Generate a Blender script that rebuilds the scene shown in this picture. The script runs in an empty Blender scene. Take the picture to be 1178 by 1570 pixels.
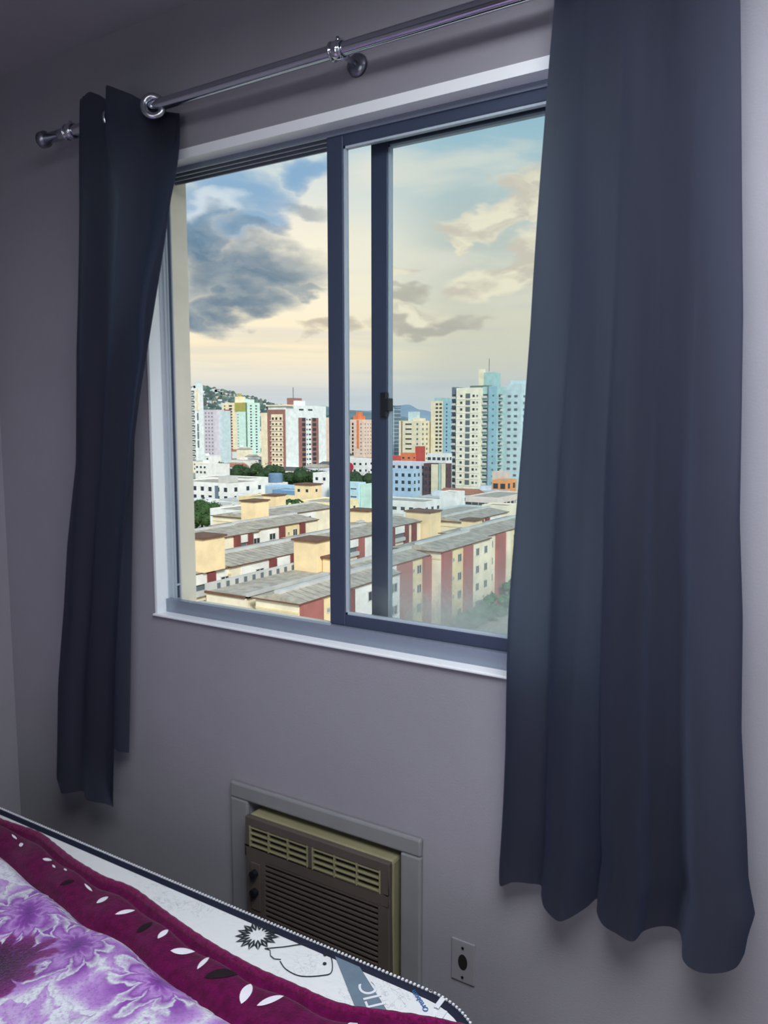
import bpy, bmesh, math, random
from mathutils import Vector, Euler
random.seed(7)
SC = bpy.context.scene
COL = SC.collection
PI = math.pi
R = math.radians

# ------------------------------------------------------------------ camera
cam_d = bpy.data.cameras.new('camera')
cam_d.sensor_fit = 'VERTICAL'; cam_d.sensor_height = 36.0
cam_d.lens = 1208 / 1570 * 36.0
cam_d.clip_start = 0.05; cam_d.clip_end = 9000
cam = bpy.data.objects.new('camera', cam_d); COL.objects.link(cam)
cam.location = (0, 0, 1.6)
cam.rotation_euler = (R(90 - 6.24), 0, R(31.7))
SC.camera = cam
SC.view_settings.view_transform = 'Standard'
SC.view_settings.look = 'None'
SC.view_settings.gamma = 1.0
SC.view_settings.use_curve_mapping = False
SC.view_settings.exposure = 0.0


def lin(c):
    return tuple(((v / 255) / 12.92 if v / 255 <= .04045 else ((v / 255 + .055) / 1.055) ** 2.4) for v in c) + (1.0,)


# ------------------------------------------------------------------ node helper
class NG:
    def __init__(s, tree):
        s.t = tree; s.n = tree.nodes; s.l = tree.links

    def _in(s, sock, v):
        if isinstance(v, bpy.types.NodeSocket): s.l.new(v, sock)
        elif v is not None: sock.default_value = v

    def m(s, op, a, b=None, c=None, clamp=False):
        n = s.n.new('ShaderNodeMath'); n.operation = op; n.use_clamp = clamp
        for i, v in enumerate((a, b, c)):
            if v is not None: s._in(n.inputs[i], v)
        return n.outputs[0]

    def mix(s, f, a, b, mode='MIX'):
        n = s.n.new('ShaderNodeMix'); n.data_type = 'RGBA'; n.blend_type = mode
        s._in(n.inputs[0], f); s._in(n.inputs[6], a); s._in(n.inputs[7], b)
        return n.outputs[2]

    def noise(s, vec, scale, detail=3, rough=.5, dist=0, out=0):
        n = s.n.new('ShaderNodeTexNoise')
        s._in(n.inputs['Vector'], vec); n.inputs['Scale'].default_value = scale
        n.inputs['Detail'].default_value = detail; n.inputs['Roughness'].default_value = rough
        n.inputs['Distortion'].default_value = dist
        return n.outputs[out]

    def ramp(s, f, pts, interp='LINEAR'):
        n = s.n.new('ShaderNodeValToRGB'); s._in(n.inputs[0], f)
        cr = n.color_ramp; cr.interpolation = interp
        while len(cr.elements) < len(pts): cr.elements.new(.5)
        for e, (p, c) in zip(cr.elements, pts):
            e.position = p; e.color = c
        return n.outputs[0]

    def sstep(s, v, a, b):
        n = s.n.new('ShaderNodeMapRange'); n.interpolation_type = 'SMOOTHSTEP'
        s._in(n.inputs[0], v); n.inputs[1].default_value = a; n.inputs[2].default_value = b
        n.inputs[3].default_value = 0; n.inputs[4].default_value = 1
        return n.outputs[0]

    def comb(s, x, y, z=0.0):
        n = s.n.new('ShaderNodeCombineXYZ')
        for i, v in enumerate((x, y, z)): s._in(n.inputs[i], v)
        return n.outputs[0]

    def sep(s, v):
        n = s.n.new('ShaderNodeSeparateXYZ'); s._in(n.inputs[0], v); return n.outputs

    def coord(s, which='Object'):
        return s.n.new('ShaderNodeTexCoord').outputs[which]


# ------------------------------------------------------------------ sky
world = bpy.data.worlds.new('evening_sky'); SC.world = world
world.use_nodes = True
g = NG(world.node_tree)
for n in list(g.n): g.n.remove(n)
d = g.sep(g.coord('Generated'))
az = g.m('MULTIPLY', g.m('ARCTAN2', d[0], d[1]), 180 / PI)
el = g.m('MULTIPLY', g.m('ARCSINE', d[2]), 180 / PI)
# warp the blobs of cloud with noise so that their rims billow
wv = g.comb(g.m('MULTIPLY', az, .10), g.m('MULTIPLY', el, .24))
w1 = g.m('SUBTRACT', g.noise(wv, 1.6, 5, .5), .5)
w2 = g.m('SUBTRACT', g.noise(g.comb(g.m('MULTIPLY', az, .13), g.m('MULTIPLY', el, .26), 5.3), 1.8, 5, .5), .5)
azw = g.m('ADD', az, g.m('MULTIPLY', w1, 9.0))
elw = g.m('ADD', el, g.m('MULTIPLY', w2, 4.5))


def blob(a0, e0, ra, re, tilt=0.0):
    da = g.m('SUBTRACT', azw, a0); de = g.m('SUBTRACT', elw, e0)
    de = g.m('SUBTRACT', de, g.m('MULTIPLY', da, tilt))
    q = g.m('ADD', g.m('POWER', g.m('DIVIDE', da, ra), 2.0), g.m('POWER', g.m('DIVIDE', de, re), 2.0))
    return g.m('SUBTRACT', 1.0, g.sstep(q, .05, 1.6))


def vmax(*a):
    r = a[0]
    for b in a[1:]: r = g.m('MAXIMUM', r, b)
    return r


base = g.ramp(g.m('DIVIDE', el, 90.0), [
    (0.0, lin((200, 214, 222))), (.022, lin((208, 216, 218))), (.040, lin((236, 230, 214))), (.060, lin((255, 240, 204))),
    (.095, lin((255, 244, 216))), (.14, lin((250, 243, 222))), (.20, lin((204, 220, 222))), (.25, lin((160, 198, 220))), (.5, lin((130, 170, 205))), (1.0, lin((110, 150, 195)))])
# the right side is a greyer green-blue veil
rs = g.sstep(az, -33, -26)
veil = g.ramp(g.m('DIVIDE', el, 90.0), [
    (0.0, lin((205, 216, 220))), (.03, lin((212, 214, 208))), (.05, lin((224, 219, 200))), (.08, lin((230, 222, 198))),
    (.12, lin((212, 213, 198))), (.16, lin((196, 207, 202))), (.20, lin((176, 204, 210))), (.24, lin((150, 192, 210))), (.5, lin((130, 170, 205))), (1.0, lin((110, 150, 195)))])
sky = g.mix(rs, base, veil)
# scattered cloud everywhere
nz = g.noise(g.comb(g.m('MULTIPLY', az, .05), g.m('MULTIPLY', el, .17), 1.7), 1.4, 7, .55, .3)
gen = g.m('MULTIPLY', g.sstep(nz, .50, .68), g.m('MULTIPLY', g.sstep(el, 5, 12), .55))
sky = g.mix(gen, sky, lin((250, 240, 218)))
streak = g.noise(g.comb(g.m('MULTIPLY', az, .035), g.m('MULTIPLY', el, .55), 9.1), 1.5, 4, .5)
st = g.m('MULTIPLY', g.sstep(streak, .5, .66), g.m('MULTIPLY', g.m('SUBTRACT', 1.0, g.sstep(el, 8, 12)), .32))
sky = g.mix(st, sky, lin((196, 202, 208)))
# blue gaps, upper left
blue = vmax(blob(-42.0, 15.6, 3.6, 1.9, .12), blob(-45.3, 13.6, 2.6, 2.6), blob(-41.5, 13.6, 2.0, 1.3), blob(-37.0, 17.2, 2.4, .9))
sky = g.mix(g.m('MULTIPLY', blue, .85), sky, lin((118, 165, 204)))
hi = g.m('MULTIPLY', blob(-44.2, 14.6, 2.0, .8, .2), .7)
sky = g.mix(hi, sky, lin((222, 232, 236)))
# the heavy grey-blue cloud at left and its wisps
dark = vmax(blob(-41.2, 10.6, 5.8, 2.0, .12), blob(-44.8, 11.9, 3.0, 2.2), blob(-42.5, 8.6, 4.2, 1.2, .15), blob(-45.8, 7.3, 2.8, 1.1),
            g.m('MULTIPLY', blob(-38.0, 9.6, 2.2, .55, .1), .8), g.m('MULTIPLY', blob(-37.9, 14.8, 1.9, .6, -.2), .55),
            g.m('MULTIPLY', blob(-41.2, 13.2, 2.4, .5), .55))
grain = g.noise(g.comb(g.m('MULTIPLY', azw, .25), g.m('MULTIPLY', elw, .5), 2.2), 1.3, 5, .55)
dcol = g.mix(g.sstep(grain, .35, .7), lin((92, 122, 146)), lin((134, 152, 166)))
sky = g.mix(g.m('MULTIPLY', dark, .93), sky, dcol)
# beige and grey bars at right, cream cumulus above them
bar = vmax(blob(-28.8, 7.3, 4.6, .42, .03), blob(-35.8, 7.0, 1.8, .5), blob(-30.2, 9.0, 2.2, .5, .15))
sky = g.mix(g.m('MULTIPLY', bar, .75), sky, lin((184, 176, 162)))
cream = vmax(blob(-24.0, 14.3, 3.9, 1.7, .2), blob(-20.4, 15.2, 3.0, 2.0), blob(-22.6, 10.6, 4.0, 1.6, .2), blob(-19.3, 11.2, 4.2, 2.3, .2), blob(-25.9, 12.35, .8, .5),
             g.m('MULTIPLY', blob(-29.6, 8.1, 3.2, .6), .7), g.m('MULTIPLY', blob(-30.5, 10.6, 1.2, .55, .4), .6))
ccol = g.mix(g.sstep(grain, .38, .62), lin((222, 208, 188)), lin((255, 243, 212)))
sky = g.mix(g.m('MULTIPLY', g.sstep(cream, .12, .75), .92), sky, ccol)
# below the horizon
sky = g.mix(g.sstep(el, -3, -.3), lin((150, 156, 150)), sky)
bg = g.n.new('ShaderNodeBackground'); g._in(bg.inputs[0], sky); bg.inputs[1].default_value = 1.0
wo = g.n.new('ShaderNodeOutputWorld'); g.l.new(bg.outputs[0], wo.inputs[0])

# low warm sun over the right shoulder, softened by thin cloud
sun_d = bpy.data.lights.new('sun', 'SUN'); sun_d.energy = 3.4; sun_d.angle = R(12); sun_d.color = (1.0, .94, .84)
sun = bpy.data.objects.new('sun', sun_d); COL.objects.link(sun)
sun.rotation_euler = Vector((-.62, .55, -.52)).to_track_quat('-Z', 'Y').to_euler()

FILL_LAMP_W = 44.0  # power of the added ceiling fill lamp
BACK_FILL_W = 15.0  # power of the added fill light at the back wall
EYE = 1.6
WY = 1.454           # inner face of the window wall
CEIL = 2.60


# ------------------------------------------------------------------ materials
MATS = {}


def mat(name, col, rough=.7, nscale=0, namt=.0, bump=0, bscale=60, metal=0, spec=.5, transl=None, sheen=0):
    if name in MATS: return MATS[name]
    m = bpy.data.materials.new(name); m.use_nodes = True
    q = NG(m.node_tree); p = q.n['Principled BSDF']
    c = lin(col)
    p.inputs['Roughness'].default_value = rough
    p.inputs['Metallic'].default_value = metal
    p.inputs['Specular IOR Level'].default_value = spec
    if sheen: p.inputs['Sheen Weight'].default_value = sheen
    if nscale:
        f = q.noise(q.coord(), nscale, 4, .6)
        a = tuple(v * (1 - namt) for v in c[:3]) + (1,); b = tuple(min(1, v * (1 + namt)) for v in c[:3]) + (1,)
        q._in(p.inputs['Base Color'], q.mix(q.sstep(f, .3, .7), a, b))
    else:
        p.inputs['Base Color'].default_value = c
    if bump:
        bn = q.n.new('ShaderNodeBump'); bn.inputs['Strength'].default_value = bump; bn.inputs['Distance'].default_value = .002
        q._in(bn.inputs['Height'], q.noise(q.coord(), bscale, 4, .6)); q._in(p.inputs['Normal'], bn.outputs[0])
    if transl:
        t = q.n.new('ShaderNodeBsdfTranslucent'); t.inputs[0].default_value = lin(transl[0])
        mx = q.n.new('ShaderNodeMixShader'); mx.inputs[0].default_value = transl[1]
        q.l.new(p.outputs[0], mx.inputs[1]); q.l.new(t.outputs[0], mx.inputs[2])
        q.l.new(mx.outputs[0], q.n['Material Output'].inputs[0])
    MATS[name] = m
    return m


def glass_mat(name, dirt=0.0, tint=(.96, .98, .99)):
    m = bpy.data.materials.new(name); m.use_nodes = True
    q = NG(m.node_tree)
    for n in list(q.n): q.n.remove(n)
    tr = q.n.new('ShaderNodeBsdfTransparent'); tr.inputs[0].default_value = tint + (1,)
    gl = q.n.new('ShaderNodeBsdfGlossy'); gl.inputs['Roughness'].default_value = .02
    fr = q.n.new('ShaderNodeFresnel'); fr.inputs[0].default_value = 1.2
    mx = q.n.new('ShaderNodeMixShader'); q.l.new(fr.outputs[0], mx.inputs[0]); q.l.new(tr.outputs[0], mx.inputs[1]); q.l.new(gl.outputs[0], mx.inputs[2])
    last = mx.outputs[0]
    if dirt:
        # dust film, thicker and streaky towards the bottom rail
        df = q.n.new('ShaderNodeBsdfTranslucent'); df.inputs[0].default_value = lin((250, 250, 245))
        xyz = q.sep(q.coord())
        low = q.m('SUBTRACT', 1.0, q.sstep(xyz[2], 0.0, .24))
        lo2 = q.m('SUBTRACT', 1.0, q.sstep(xyz[2], 0.0, 1.0))
        nn = q.sstep(q.noise(q.coord(), 9, 6, .65, .5), .3, .75)
        f = q.m('MULTIPLY', q.m('ADD', q.m('MULTIPLY', low, .75), q.m('MULTIPLY', lo2, .08)), q.m('ADD', .35, q.m('MULTIPLY', nn, .8)))
        f = q.m('MULTIPLY', f, dirt, clamp=True)
        m2 = q.n.new('ShaderNodeMixShader'); q._in(m2.inputs[0], f); q.l.new(last, m2.inputs[1]); q.l.new(df.outputs[0], m2.inputs[2]); last = m2.outputs[0]
    o = q.n.new('ShaderNodeOutputMaterial'); q.l.new(last, o.inputs[0])
    return m


# ------------------------------------------------------------------ mesh builder
def wloc(o):
    v = Vector((0, 0, 0))
    while o: v += o.location; o = o.parent
    return v


class MB:
    def __init__(s): s.v = []; s.f = []; s.mi = []; s.k = 0

    def mat(s, k): s.k = k; return s

    def face(s, pts):
        i = len(s.v); s.v += [tuple(p) for p in pts]; s.f.append(tuple(range(i, i + len(pts)))); s.mi.append(s.k)

    def box(s, x0, x1, y0, y1, z0, z1):
        i = len(s.v)
        s.v += [(x0, y0, z0), (x1, y0, z0), (x1, y1, z0), (x0, y1, z0), (x0, y0, z1), (x1, y0, z1), (x1, y1, z1), (x0, y1, z1)]
        for f in ((0, 3, 2, 1), (4, 5, 6, 7), (0, 1, 5, 4), (1, 2, 6, 5), (2, 3, 7, 6), (3, 0, 4, 7)):
            s.f.append(tuple(i + a for a in f)); s.mi.append(s.k)
        return s

    def grid(s, rows, close=False):
        i = len(s.v); n = len(rows[0])
        for r in rows: s.v += [tuple(p) for p in r]
        for a in range(len(rows) - 1):
            for b in range(n if close else n - 1):
                c = (b + 1) % n
                s.f.append((i + a * n + b, i + a * n + c, i + (a + 1) * n + c, i + (a + 1) * n + b)); s.mi.append(s.k)
        return s

    def cap(s, pts): s.face(pts); return s

    def tube(s, path, r, seg=12, caps=True):
        path = [Vector(p) for p in path]; rows = []
        up = Vector((0, 0, 1))
        for k, p in enumerate(path):
            t = (path[min(k + 1, len(path) - 1)] - path[max(k - 1, 0)]).normalized()
            a = t.cross(up)
            if a.length < 1e-3: a = t.cross(Vector((0, 1, 0)))
            a.normalize(); b = a.cross(t)
            rr = r[k] if isinstance(r, (list, tuple)) else r
            rows.append([p + a * rr * math.cos(2 * PI * j / seg) + b * rr * math.sin(2 * PI * j / seg) for j in range(seg)])
        s.grid(rows, True)
        if caps: s.cap(rows[0]); s.cap(list(reversed(rows[-1])))
        return s

    def torus(s, c, nrm, r1, r2, seg=28, sub=10):
        c = Vector(c); nrm = Vector(nrm).normalized()
        a = nrm.cross(Vector((0, 0, 1))).normalized() if abs(nrm.z) < .99 else Vector((1, 0, 0)); b = nrm.cross(a)
        rows = []
        for j in range(seg + 1):
            t = 2 * PI * j / seg; e = a * math.cos(t) + b * math.sin(t)
            rows.append([c + e * (r1 + r2 * math.cos(2 * PI * k / sub)) + nrm * r2 * math.sin(2 * PI * k / sub) for k in range(sub)])
        return s.grid(rows, True)

    def build(s, name, mats, parent=None, smooth=False, bevel=0, loc=None):
        o0 = wloc(parent) if parent else Vector((0, 0, 0))
        if loc is not None: o0 = Vector(loc)
        me = bpy.data.meshes.new(name)
        me.from_pydata([tuple(Vector(v) - o0) for v in s.v], [], s.f)
        mats = mats if isinstance(mats, (list, tuple)) else [mats]
        for m in mats: me.materials.append(m)
        for p, k in zip(me.polygons, s.mi): p.material_index = k; p.use_smooth = smooth
        bm = bmesh.new(); bm.from_mesh(me); bmesh.ops.remove_doubles(bm, verts=bm.verts, dist=1e-5)
        bmesh.ops.recalc_face_normals(bm, faces=bm.faces); bm.to_mesh(me); bm.free()
        o = bpy.data.objects.new(name, me); COL.objects.link(o)
        if parent: o.parent = parent
        if loc is not None: o.location = loc
        if bevel:
            b = o.modifiers.new('bevel', 'BEVEL'); b.width = bevel; b.segments = 2; b.limit_method = 'ANGLE'
        return o


def tag(o, label, cat, group=None, kind=None):
    o['label'] = label; o['category'] = cat
    if group: o['group'] = group
    if kind: o['kind'] = kind
    return o


def thing(name, label, cat, loc, group=None):
    o = bpy.data.objects.new(name, None); o.empty_display_size = .1; COL.objects.link(o); o.location = loc
    return tag(o, label, cat, group)


def struct(o): o['kind'] = 'structure'; return o


def inst(name, me, parent, loc):
    o = bpy.data.objects.new(name, me); COL.objects.link(o); o.parent = parent
    o.location = Vector(loc) - wloc(parent); return o


def interp(tab, z):
    t = sorted(tab)
    if z <= t[0][0]: return t[0][1]
    if z >= t[-1][0]: return t[-1][1]
    for (a, b), (c, e) in zip(t, t[1:]):
        if a <= z <= c:
            k = (z - a) / (c - a); return b + (e - b) * k


def sm(a, b, x):
    x = max(0, min(1, (x - a) / (b - a))); return x * x * (3 - 2 * x)


def cat(pts, n):
    out = []
    for i in range(len(pts) - 1):
        p0 = pts[max(i - 1, 0)]; p1 = pts[i]; p2 = pts[i + 1]; p3 = pts[min(i + 2, len(pts) - 1)]
        for k in range(n):
            t = k / n
            out.append(tuple(.5 * (2 * b + (c - a) * t + (2 * a - 5 * b + 4 * c - e) * t * t + (3 * b - a - 3 * c + e) * t ** 3) for a, b, c, e in zip(p0, p1, p2, p3)))
    out.append(tuple(pts[-1])); return out


# ================================================================== ROOM SHELL
wall_m = mat('wall_paint', (146, 144, 152), .85, 3, .04, .25, 240)
ceil_m = mat('ceiling_paint', (165, 165, 170), .9, 3, .03, .2, 200)
floor_m = mat('floor_tile', (120, 108, 98), .45, 8, .1)
X0, X1, YB = -2.285, 1.25, -2.3
WX0, WX1, WZ0, WZ1 = -1.62, -.42, 1.096, 2.27      # window opening
T_OUT = 1.60
# air conditioner opening
AX0, AX1, AZ0, AZ1 = -1.30, -.845, .315, .652

w = MB()
xs = [X0 - .15, WX0, AX0, AX1, WX1, X1 + .15]
w.box(X0 - .15, WX0, WY, T_OUT, -.1, CEIL + .15)
w.box(WX1, X1 + .15, WY, T_OUT, -.1, CEIL + .15)
w.box(WX0, WX1, WY, T_OUT, WZ1, CEIL + .15)
w.box(WX0, AX0, WY, T_OUT, -.1, WZ0)
w.box(AX1, WX1, WY, T_OUT, -.1, WZ0)
w.box(AX0, AX1, WY, T_OUT, AZ1, WZ0)
w.box(AX0, AX1, WY, T_OUT, -.1, AZ0)
struct(w.build('wall_window', wall_m))
struct(MB().box(X0 - .15, X0, YB, WY, -.1, CEIL + .15).build('wall_left', wall_m))
struct(MB().box(X1, X1 + .15, YB, WY, -.1, CEIL + .15).build('wall_right', wall_m))
struct(MB().box(X0 - .15, X1 + .15, YB - .15, YB, -.1, CEIL + .15).build('wall_back', wall_m))
struct(MB().box(X0, X1, YB, WY, -.1, 0).build('floor', floor_m))
struct(MB().box(X0, X1, YB, WY, CEIL, CEIL + .15).build('ceiling', ceil_m))

# ================================================================== WINDOW
white_m = mat('white_trim', (240, 244, 246), .3)
alu_m = mat('aluminium_grey', (140, 150, 166), .34, metal=.35)
alu_d = mat('aluminium_dark', (66, 76, 98), .42, metal=.3)
bead_m = mat('glazing_bead', (176, 190, 200), .4)
ext_m = mat('outer_reveal_render', (238, 230, 210), .8, 6, .05)
dark_m = mat('black_plastic', (18, 20, 26), .4)
win = bpy.data.objects.new('window_1', None); COL.objects.link(win); win.location = (WX0, WY, WZ0); struct(win)
FY0, FY1 = 1.49, 1.565
# white inner reveal lining
m = MB()
m.box(WX0 - .002, WX0 + .006, WY - .004, FY0, WZ0, WZ1)
m.box(WX0, WX1, WY - .004, FY0, WZ1 - .021, WZ1 + .002)
m.box(WX1 - .006, WX1, WY - .004, FY0, WZ0, WZ1)
m.build('reveal_lining', white_m, win)
MB().box(WX0 - .006, WX1 + .006, WY - .01, FY0 - .008, WZ0 - .005, WZ0 + .001).build('window_sill', white_m, win, bevel=.0015)
# frame: head, jambs, bottom channel
m = MB()
m.box(WX0, WX1, FY0, FY1, WZ1 - .018, WZ1 - .004)
for y in (FY0, 1.513, 1.537, FY1 - .004): m.box(WX0, WX1, y, y + .004, WZ1 - .034, WZ1 - .012)
m.build('frame_head', alu_m, win)
m = MB()
m.box(WX0, WX0 + .003, FY0, 1.538, WZ0, WZ1)
for y in (FY0, 1.506, 1.518, 1.534): m.box(WX0 + .003, WX0 + .009, y, y + .003, WZ0 + .02, WZ1 - .02)
m.build('frame_jamb', mat('jamb_light', (186, 196, 204), .4), win)
MB().box(WX0 + .003, WX0 + .005, 1.521, 1.5335, WZ0 + .03, WZ1 - .02).build('track_strip', alu_d, win)['label'] = 'dark rubber strip in the jamb track'
MB().box(WX0 + .003, WX0 + .010, 1.520, 1.534, WZ0 + .065, WZ0 + .070).build('track_stop', bead_m, win)
m = MB(); m.box(WX1 - .012, WX1, FY0, FY1, WZ0, WZ1); m.build('frame_jamb', MATS['jamb_light'], win)
m = MB()
m.box(WX0, WX1, FY0 - .008, 1.500, WZ0 - .002, WZ0 + .036)
m.box(WX0, WX1, 1.500, FY1, WZ0 - .002, WZ0 + .008)
for y, h_ in ((1.517, .028), (1.537, .021), (FY1 - .004, .012)): m.box(WX0, WX1, y, y + .004, WZ0 + .004, WZ0 + h_)
m.build('frame_sill_channel', alu_m, win)
# outer reveal
m = MB()
m.box(WX0 - .002, WX0 + .002, 1.538, T_OUT, WZ0 - .02, WZ1)
m.box(WX0, WX1, FY1, T_OUT, WZ1 - .006, WZ1)
m.box(WX0, WX1, FY1, T_OUT + .02, WZ0 - .03, WZ0 + .004)
m.build('outer_reveal', ext_m, win)


def sash(x0, x1, y0, y1, name, label, dirt):
    z0, z1 = WZ0 + (.036 if name == 'inner' else .024), WZ1 - .03
    s = bpy.data.objects.new('window_sash', None); COL.objects.link(s); s.parent = win
    s.location = Vector((x0, y0, z0)) - wloc(win); s['label'] = label
    st = .045
    MB().box(x0, x0 + st, y0, y1, z0, z1).build('stile', alu_d, s, bevel=.003)
    MB().box(x1 - st, x1, y0, y1, z0, z1).build('stile', alu_d, s, bevel=.003)
    MB().box(x0 + st, x1 - st, y0, y1, z0, z0 + .028).build('bottom_rail', alu_d, s, bevel=.002)
    MB().box(x0 + st, x1 - st, y0, y1, z1 - .028, z1).build('top_rail', alu_d, s, bevel=.002)
    ym = (y0 + y1) / 2
    b = MB()
    bx0, bx1, bz0, bz1 = x0 + st, x1 - st, z0 + .028, z1 - .028
    b.box(bx0, bx0 + .005, y0 + .002, ym + .004, bz0, bz1); b.box(bx1 - .005, bx1, y0 + .002, ym + .004, bz0, bz1)
    b.box(bx0, bx1, y0 + .002, ym + .004, bz0, bz0 + .005); b.box(bx0, bx1, y0 + .002, ym + .004, bz1 - .005, bz1)
    b.build('glazing_bead', bead_m, s)
    gp = MB().box(bx0 + .002, bx1 - .002, ym - .0015, ym + .0015, bz0 + .002, bz1 - .002)
    gp.build('pane', glass_mat('glass_' + name, dirt), s)
    return s


s_in = sash(-1.074, WX1 - .006, 1.494, 1.514, 'inner', 'inner sliding sash with dark frame closing the right half', .25)
s_out = sash(-.985, WX1 - .006, 1.538, 1.558, 'outer', 'outer sliding sash pushed open behind the inner sash', .75)
MB().box(-.944, -.930, 1.526, 1.546, 1.633, 1.662).box(-.955, -.938, 1.528, 1.54, 1.62, 1.675).build('sash_latch', dark_m, win, bevel=.002)

# ================================================================== CURTAIN ROD
chrome = mat('chrome', (214, 218, 226), .1, metal=1)
chrome_b = mat('brushed_steel', (150, 155, 165), .3, metal=1)
RZ, RY = 2.352, 1.38
rod = thing('curtain_rod', 'shiny chrome curtain rod running along the wall above the window', 'curtain rod', (-1.2, RY, RZ))
MB().tube([(-1.90 + i * .1, RY, RZ) for i in range(21)], .0135, 24).build('pole', chrome, rod, smooth=True)
MB().tube([(-1.922, RY, RZ), (-1.916, RY, RZ), (-1.902, RY, RZ), (-1.896, RY, RZ)], [.012, .021, .021, .0135], 20).build('end_cap', chrome_b, rod, smooth=True)


def bracket(x):
    b = bpy.data.objects.new('bracket', None); COL.objects.link(b); b.parent = rod; b.location = Vector((x, WY, RZ)) - wloc(rod)
    mm = MB()
    mm.tube([(x - .012, RY, RZ), (x + .012, RY, RZ)], .0185, 20)
    mm.torus((x - .012, RY, RZ), (1, 0, 0), .0175, .0025, 20, 6); mm.torus((x + .012, RY, RZ), (1, 0, 0), .0175, .0025, 20, 6)
    mm.tube([(x, RY, RZ + .016), (x, RY, RZ + .026)], .004, 8)
    mm.build('ring_clamp', chrome, b, smooth=True)
    mm = MB().tube([(x, RY + .015, RZ - .002), (x, RY + .045, RZ - .002), (x, WY - .004, RZ - .002)], .006, 10)
    mm.build('arm', chrome_b, b, smooth=True)
    mm = MB().tube([(x, WY - .012, RZ - .002), (x, WY - .008, RZ - .002), (x, WY - .001, RZ - .002)], [.010, .022, .024], 24)
    mm.build('wall_flange', chrome_b, b, smooth=True)


bracket(-.962); bracket(-1.80)

# ================================================================== CURTAINS
def fabric(name, col, tcol, tf):
    m = bpy.data.materials.new(name); m.use_nodes = True
    q = NG(m.node_tree); p = q.n['Principled BSDF']
    uv = q.coord('UV')
    wv = q.n.new('ShaderNodeTexWave'); q._in(wv.inputs['Vector'], q.coord()); wv.inputs['Scale'].default_value = 220; wv.bands_direction = 'Z'; wv.inputs['Distortion'].default_value = 2
    nn = q.noise(q.coord(), 420, 2, .6)
    thr = q.noise(uv, 1, 3, .6)
    base = lin(col)
    slub = q.n.new('ShaderNodeMapping'); slub.inputs['Scale'].default_value = (160, 160, 4); q._in(slub.inputs['Vector'], q.coord())
    sl = q.noise(slub.outputs[0], 1, 3, .6)
    q._in(p.inputs['Base Color'], q.mix(q.sstep(sl, .3, .7), tuple(v * .88 for v in base[:3]) + (1,), tuple(v * 1.14 for v in base[:3]) + (1,)))
    p.inputs['Roughness'].default_value = .9
    p.inputs['Specular IOR Level'].default_value = .2
    bn = q.n.new('ShaderNodeBump'); bn.inputs['Strength'].default_value = .35; bn.inputs['Distance'].default_value = .001
    q._in(bn.inputs['Height'], nn); q._in(p.inputs['Normal'], bn.outputs[0])
    t = q.n.new('ShaderNodeBsdfTranslucent'); t.inputs[0].default_value = lin(tcol)
    mx = q.n.new('ShaderNodeMixShader'); mx.inputs[0].default_value = tf
    q.l.new(p.outputs[0], mx.inputs[1]); q.l.new(t.outputs[0], mx.inputs[2])
    q.l.new(mx.outputs[0], q.n['Material Output'].inputs[0])
    return m


cur_m = fabric('charcoal_curtain_fabric', (33, 32, 36), (190, 206, 238), .31)
LCL = [(2.409, -1.724), (2.256, -1.741), (2.02, -1.764), (1.798, -1.787), (1.502, -1.804), (1.277, -1.852), (1.109, -1.877), (0.873, -1.923), (0.555, -1.959)]
LCR = [(2.324, -1.388), (2.166, -1.407), (2.011, -1.447), (1.784, -1.512), (1.684, -1.542), (1.582, -1.566), (1.296, -1.627), (1.079, -1.659), (0.915, -1.681), (0.58, -1.707)]
LCB = [(2.4, -1.52), (1.794, -1.596), (1.689, -1.618), (1.62, -1.639), (1.479, -1.652), (1.186, -1.674), (0.884, -1.695), (0.696, -1.71)]
LT = [(0, 2.404), (.03, 2.408), (.045, 2.400), (.07, 2.408), (.10, 2.406), (.13, 2.411), (.17, 2.413), (.25, 2.404), (.36, 2.385), (.395, 2.378), (.405, 2.408), (.44, 2.409), (.55, 2.396), (.7, 2.378), (.85, 2.350), (1.0, 2.342)]
root = thing('curtain', 'narrow bunched charcoal curtain at the left side of the window', 'curtain', (-1.75, 1.37, .55))
NU, NB, NZ = 96, 30, 90
rows = []
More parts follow.
